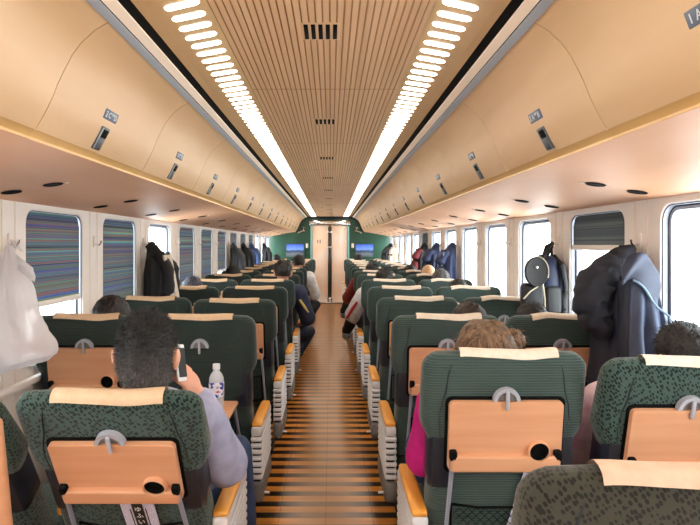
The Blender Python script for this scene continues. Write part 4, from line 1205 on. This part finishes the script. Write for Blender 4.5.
# the big dark jacket on the right
p = hook_pos(1, 0)
t = thing('hanging_jacket', 'large dark navy jacket with grey-blue lining hanging by the right front window', 'jacket', (p.x - .05, p.y, p.z - .02))
off = -Vector(t.location)
def sh(bm):
    for v in bm.verts: v.co += off
    return bm
SHELL = cloth('midnight navy shell', (34, 40, 58), .7); SHELL2 = cloth('black quilted shell', (30, 33, 46), .8); LIN = cloth('grey blue lining', (68, 80, 106), .7); TEAL = cloth('pale teal edge', (122, 148, 168), .6)
mk(sh(coat_bm(p, 1, .62, .085, .20, 3.3, 6, .02, -.10, .13)), 'jacket_body', SHELL, t)
# quilted sleeve bulging toward the aisle
bm = bmesh.new()
key = [(1.385, 2.66, 1.440, .022), (1.33, 2.64, 1.400, .050), (1.26, 2.62, 1.345, .070), (1.195, 2.60, 1.275, .082), (1.170, 2.585, 1.20, .078), (1.185, 2.57, 1.13, .066), (1.235, 2.55, 1.075, .05)]
rings = []
NQ = 44
for i in range(NQ + 1):
    u = i / NQ * (len(key) - 1); a = min(int(u), len(key) - 2); f = u - a
    c = [key[a][j] * (1 - f) + key[a + 1][j] * f for j in range(4)]
    r = c[3] * (1 + .07 * abs(math.sin(i * PI / 5.5)) - .03)
    ring = []
    nx = Vector((key[a + 1][0] - key[a][0], key[a + 1][1] - key[a][1], key[a + 1][2] - key[a][2])).normalized()
    A = nx.cross(Vector((0, 1, 0))).normalized(); B = nx.cross(A)
    for k in range(28):
        th = 2 * PI * k / 28; g = 1 + .16 * noise.noise(Vector((math.cos(th) * 2, math.sin(th) * 2, i * .35))) + .10 * noise.noise(Vector((math.cos(th) * 5, math.sin(th) * 5, i * .25)))
        ring.append(Vector(c[:3]) + A * math.cos(th) * r * g + B * math.sin(th) * r * g * 1.15)
    rings.append(ring)
loft(bm, rings); mk(sh(bm), 'quilted_sleeve', SHELL2, t)
bm = bmesh.new()
def P(u, v):
    fold = .026 * math.sin(u * 15 + v * 2.5) * (.2 + v) + .02 * noise.noise(Vector((u * 5, v * 2.2, 1)))
    x = 1.255 + u * (.125) + (v - .2) * (.03 - .07 * (1 - u)); y = 2.43 - .09 * v + fold; z = 1.315 + .07 * u * (1 - u) * 2 - .03 * u - v * .36
    return Vector((min(x, 1.43), y, z))
sheet(bm, P, 46, 22); o = mk(sh(bm), 'lining', LIN, t); solidify(o, .008)
bm = bmesh.new()
def P(u, v):                                   # turned-back light yoke
    return Vector((1.235 + u * .15 - v * .03, 2.445 - .05 * v + .010 * math.sin(u * 9 + v * 6), 1.395 - .05 * u + .05 * math.sin(u * PI) - v * .10 - .008 * math.sin(u * 7 + v * 3) - .05 * u * v))
sheet(bm, P, 36, 10); o = mk(sh(bm), 'yoke', cloth('slate lining', (52, 60, 84), .6), t); solidify(o, .012)
bm = bmesh.new(); tube(bm, [P(i / 16, 1.0) + Vector((0, -.010, 0)) for i in range(5, 17)] + [Vector((1.385, 2.365, 1.17)), Vector((1.388, 2.34, 1.05)), Vector((1.38, 2.33, .98))], [.005] * 15, 8)
mk(sh(bm), 'edge_binding', TEAL, t)
bm = bmesh.new(); rings = []
for i in range(15):
    u = i / 14; c = Vector((1.30 - .045 * u, 2.47 - .07 * u, 1.30 - .36 * u)); r = .075 - .012 * u
    rings.append([c + Vector((math.cos(2 * PI * k / 24) * r * .8, math.sin(2 * PI * k / 24) * r * .6, 0)) * (1 + .16 * noise.noise(Vector((k * .5, i * .4, 3)))) for k in range(24)])
loft(bm, rings); mk(sh(bm), 'sleeve', SHELL, t)

# backpack and flap bag on the next right hook
p = hook_pos(1, 1)
t = thing('backpack', 'navy and black backpack hanging on the right pillar behind the flap bag', 'backpack', (1.35, p.y, 1.45)); off = -Vector(t.location)
BP = cloth('navy backpack nylon', (44, 54, 84), .5); BP2 = cloth('black nylon', (22, 23, 28), .5); ZIP = base_mat('pale zipper', (196, 186, 160), .5)
bm = bmesh.new()
rings = []
for z, a, b in ((1.02, .055, .10), (1.03, .075, .125), (1.10, .085, .14), (1.22, .082, .138), (1.31, .07, .12), (1.37, .048, .09), (1.39, .02, .05)):
    rings.append([Vector((1.348 + a * (abs(math.cos(q)) ** .7) * (1 if math.cos(q) > 0 else -1), p.y - .02 + b * (abs(math.sin(q)) ** .7) * (1 if math.sin(q) > 0 else -1), z)) for q in [2 * PI * k / 32 for k in range(32)]])
loft(bm, rings); mk(sh(bm), 'pack_body', BP, t)
bm = bmesh.new(); rbox(bm, (1.335, p.y - .165, 1.13), (.10, .05, .16), .02, 3); mk(sh(bm), 'front_pocket', BP2, t)
for dx in (-.04, .045):
    bm = bmesh.new(); tube(bm, [(1.35 + dx, p.y - .03, 1.385), (1.33 + dx * 1.5, p.y - .15, 1.33), (1.32 + dx * 1.9, p.y - .18, 1.20), (1.33 + dx * 1.6, p.y - .17, 1.07)], [.014, .018, .016, .012], 8); mk(sh(bm), 'strap', BP2, t)
bm = bmesh.new(); tube(bm, [(1.33, p.y - .03, 1.385), (1.35, p.y - .03, 1.445), (1.395, p.y, 1.463), (1.40, p.y + .03, 1.44), (1.37, p.y + .03, 1.385)], .013, 8); mk(sh(bm), 'top_handle', BP2, t)
bm = bmesh.new(); rbox(bm, (1.405, p.y - .15, 1.10), (.05, .06, .17), .02, 3); mk(sh(bm), 'side_pouch', BP2, t)
t = thing('shoulder_bag', 'black shoulder bag with round flap and pale piping beside the backpack', 'bag', (1.2, p.y, 1.45)); off = -Vector(t.location)
BG = cloth('charcoal bag canvas', (46, 46, 48), .7)
bm = bmesh.new(); rbox(bm, (1.215, p.y - .16, 1.12), (.135, .07, .22), .028, 3); mk(sh(bm), 'bag_body', BP2, t)
bm = bmesh.new()
rings = []
for yy, f in ((-.215, .80), (-.220, .93), (-.212, 1.0), (-.198, 1.0), (-.190, .9)):
    rings.append([Vector((1.225 + .068 * f * math.cos(q), p.y + yy, 1.298 + .088 * f * math.sin(q))) for q in [2 * PI * k / 36 for k in range(36)]])
loft(bm, rings); fl = mk(sh(bm), 'round_flap', BG, t)
bm = bmesh.new(); lathe(bm, [(.001, 0), (.007, .0), (.007, .004), (.001, .006)], 12); o = mk(bm, 'snap_button', M['chrome'], fl); o.rotation_euler = (PI / 2, 0, 0); o.location = Vector((1.222, p.y - .222, 1.325)) + off
bm = bmesh.new(); tube(bm, [(1.150, p.y - .205, 1.14), (1.19, p.y - .21, 1.185), (1.235, p.y - .21, 1.215), (1.262, p.y - .21, 1.232), (1.275, p.y - .205, 1.14), (1.277, p.y - .2, 1.03)], .0045, 6)
tube(bm, [(1.225 + .070 * math.cos(q), p.y - .213, 1.298 + .090 * math.sin(q)) for q in [-.4 + k * .12 for k in range(18)]], .003, 5)
mk(sh(bm), 'piping', ZIP, t)
bm = bmesh.new(); tube(bm, [(1.22, p.y - .15, 1.22), (1.275, p.y - .12, 1.34), (1.35, p.y - .05, 1.43), (1.398, p.y, 1.468), (1.40, p.y + .02, 1.40), (1.30, p.y - .08, 1.24)], .008, 8); mk(sh(bm), 'shoulder_strap', BP2, t)

# white plastic carrier bag on the left front hook
def bag_m():
    m = bpy.data.materials.new('thin white plastic'); m.use_nodes = True; nt = m.node_tree; b = nt.nodes['Principled BSDF']
    b.inputs['Base Color'].default_value = (.97, .97, 1.0, 1); b.inputs['Roughness'].default_value = .3
    out = nt.nodes['Material Output']; tr = nt.nodes.new('ShaderNodeBsdfTranslucent'); tr.inputs['Color'].default_value = (.95, .95, .98, 1)
    tp = nt.nodes.new('ShaderNodeBsdfTransparent')
    m1 = nt.nodes.new('ShaderNodeMixShader'); m1.inputs[0].default_value = .55
    m2 = nt.nodes.new('ShaderNodeMixShader'); m2.inputs[0].default_value = .16
    nt.links.new(b.outputs[0], m1.inputs[1]); nt.links.new(tr.outputs[0], m1.inputs[2]); nt.links.new(m1.outputs[0], m2.inputs[1]); nt.links.new(tp.outputs[0], m2.inputs[2])
    nt.links.new(m2.outputs[0], out.inputs['Surface']); return m
BAGM = bag_m()
p = hook_pos(-1, 0)
t = thing('plastic_bag', 'white plastic carrier bag hanging by the left front window', 'bag', (-1.39, p.y, 1.47)); off = -Vector(t.location)
bm = bmesh.new(); rings = []
key = [(0, -1.395, 2.675, .010, .012), (.06, -1.39, 2.66, .025, .03), (.2, -1.36, 2.60, .055, .07), (.4, -1.32, 2.53, .085, .11), (.6, -1.285, 2.48, .11, .14), (.8, -1.262, 2.45, .138, .15), (.92, -1.25, 2.44, .150, .15), (.98, -1.25, 2.44, .13, .12), (1.0, -1.25, 2.44, .06, .05)]
for i in range(41):
    tt = i / 40
    for a, b in zip(key[:-1], key[1:]):
        if a[0] <= tt <= b[0]:
            f = (tt - a[0]) / (b[0] - a[0]); c = [a[j] * (1 - f) + b[j] * f for j in range(5)]
    ring = []
    for k in range(56):
        th = 2 * PI * k / 56
        g = 1 + .10 * math.sin(9 * th + 1.3 * tt) * (1 - tt * .6) + .22 * noise.noise(Vector((math.cos(th) * 2.2, math.sin(th) * 2.2, tt * 3.0))) + .06 * noise.noise(Vector((math.cos(th) * 7, math.sin(th) * 7, tt * 9)))
        sq = .8
        cs, sn_ = math.cos(th), math.sin(th)
        ring.append(Vector((max(c[1] - .045 + c[3] * math.copysign(abs(cs) ** sq, cs) * g, -1.434), c[2] + c[4] * math.copysign(abs(sn_) ** sq, sn_) * g, 1.462 - tt * .50 - .05 * (cs * .5 - .5) * -tt)))
    rings.append(ring)
loft(bm, rings); mk(sh(bm), 'bag_body', BAGM, t)
bm = bmesh.new()
def P(u, v): return Vector((-1.30 + .085 * u, 2.50 - .03 * u + .01 * math.sin(v * 5), 1.385 - .035 * u + (v - .5) * (.06) - .02 * u))
sheet(bm, P, 8, 5); o = mk(sh(bm), 'bag_handle', BAGM, t); solidify(o, .003)
bm = bmesh.new(); tube(bm, [(-1.40, p.y - .01, 1.44), (-1.425, p.y - .004, 1.478), (-1.41, p.y + .012, 1.47), (-1.38, p.y + .0, 1.43)], .006, 6); mk(sh(bm), 'bag_handle', BAGM, t)
bm = bmesh.new(); rbox(bm, (-1.24, 2.45, 1.03), (.10, .10, .035), .01, 2); mk(sh(bm), 'bag_contents', cloth('pink wrapper', (226, 150, 150), .5), t)

# bottle on the lowered tray
t = thing('water_bottle', 'clear plastic water bottle with blue label standing on lowered tray', 'bottle', (-.472, 2.575, .736))
CL = bpy.data.materials.new('clear plastic'); CL.use_nodes = True
nt = CL.node_tree; b = nt.nodes['Principled BSDF']; b.inputs['Base Color'].default_value = (.86, .90, .96, 1); b.inputs['Roughness'].default_value = .08
tp = nt.nodes.new('ShaderNodeBsdfTransparent'); tp.inputs['Color'].default_value = (.94, .96, 1, 1); mxs = nt.nodes.new('ShaderNodeMixShader'); mxs.inputs[0].default_value = .45
nt.links.new(b.outputs[0], mxs.inputs[1]); nt.links.new(tp.outputs[0], mxs.inputs[2]); nt.links.new(mxs.outputs[0], nt.nodes['Material Output'].inputs['Surface'])
bm = bmesh.new(); lathe(bm, [(.020, 0), (.030, .003), (.0325, .012), (.0315, .03), (.0325, .04), (.0325, .130), (.031, .142), (.024, .158), (.0145, .170), (.0135, .182)], 28); mk(bm, 'bottle_body', CL, t)
bm = bmesh.new(); lathe(bm, [(.0155, .178), (.016, .180), (.016, .198), (.0145, .201), (.004, .2015)], 20); mk(bm, 'bottle_cap', M['white'], t)
def label_m():
    m = base_mat('blue and white label', (230, 232, 240), .4); b = m.node_tree.nodes['Principled BSDF']
    v = mapped(m, (1, 1, 1)); n = N(m, 'ShaderNodeTexNoise'); n.inputs['Scale'].default_value = 38; L(m, v, n.inputs['Vector'])
    L(m, ramp(m, n.outputs['Fac'], [(.46, (40, 52, 160)), (.50, (236, 238, 246)), (.62, (240, 240, 246)), (.66, (206, 60, 130))]), b.inputs['Base Color']); return m
bm = bmesh.new(); lathe(bm, [(.0328, .062), (.0332, .064), (.0332, .122), (.0328, .124)], 28); mk(bm, 'bottle_label', label_m(), t)
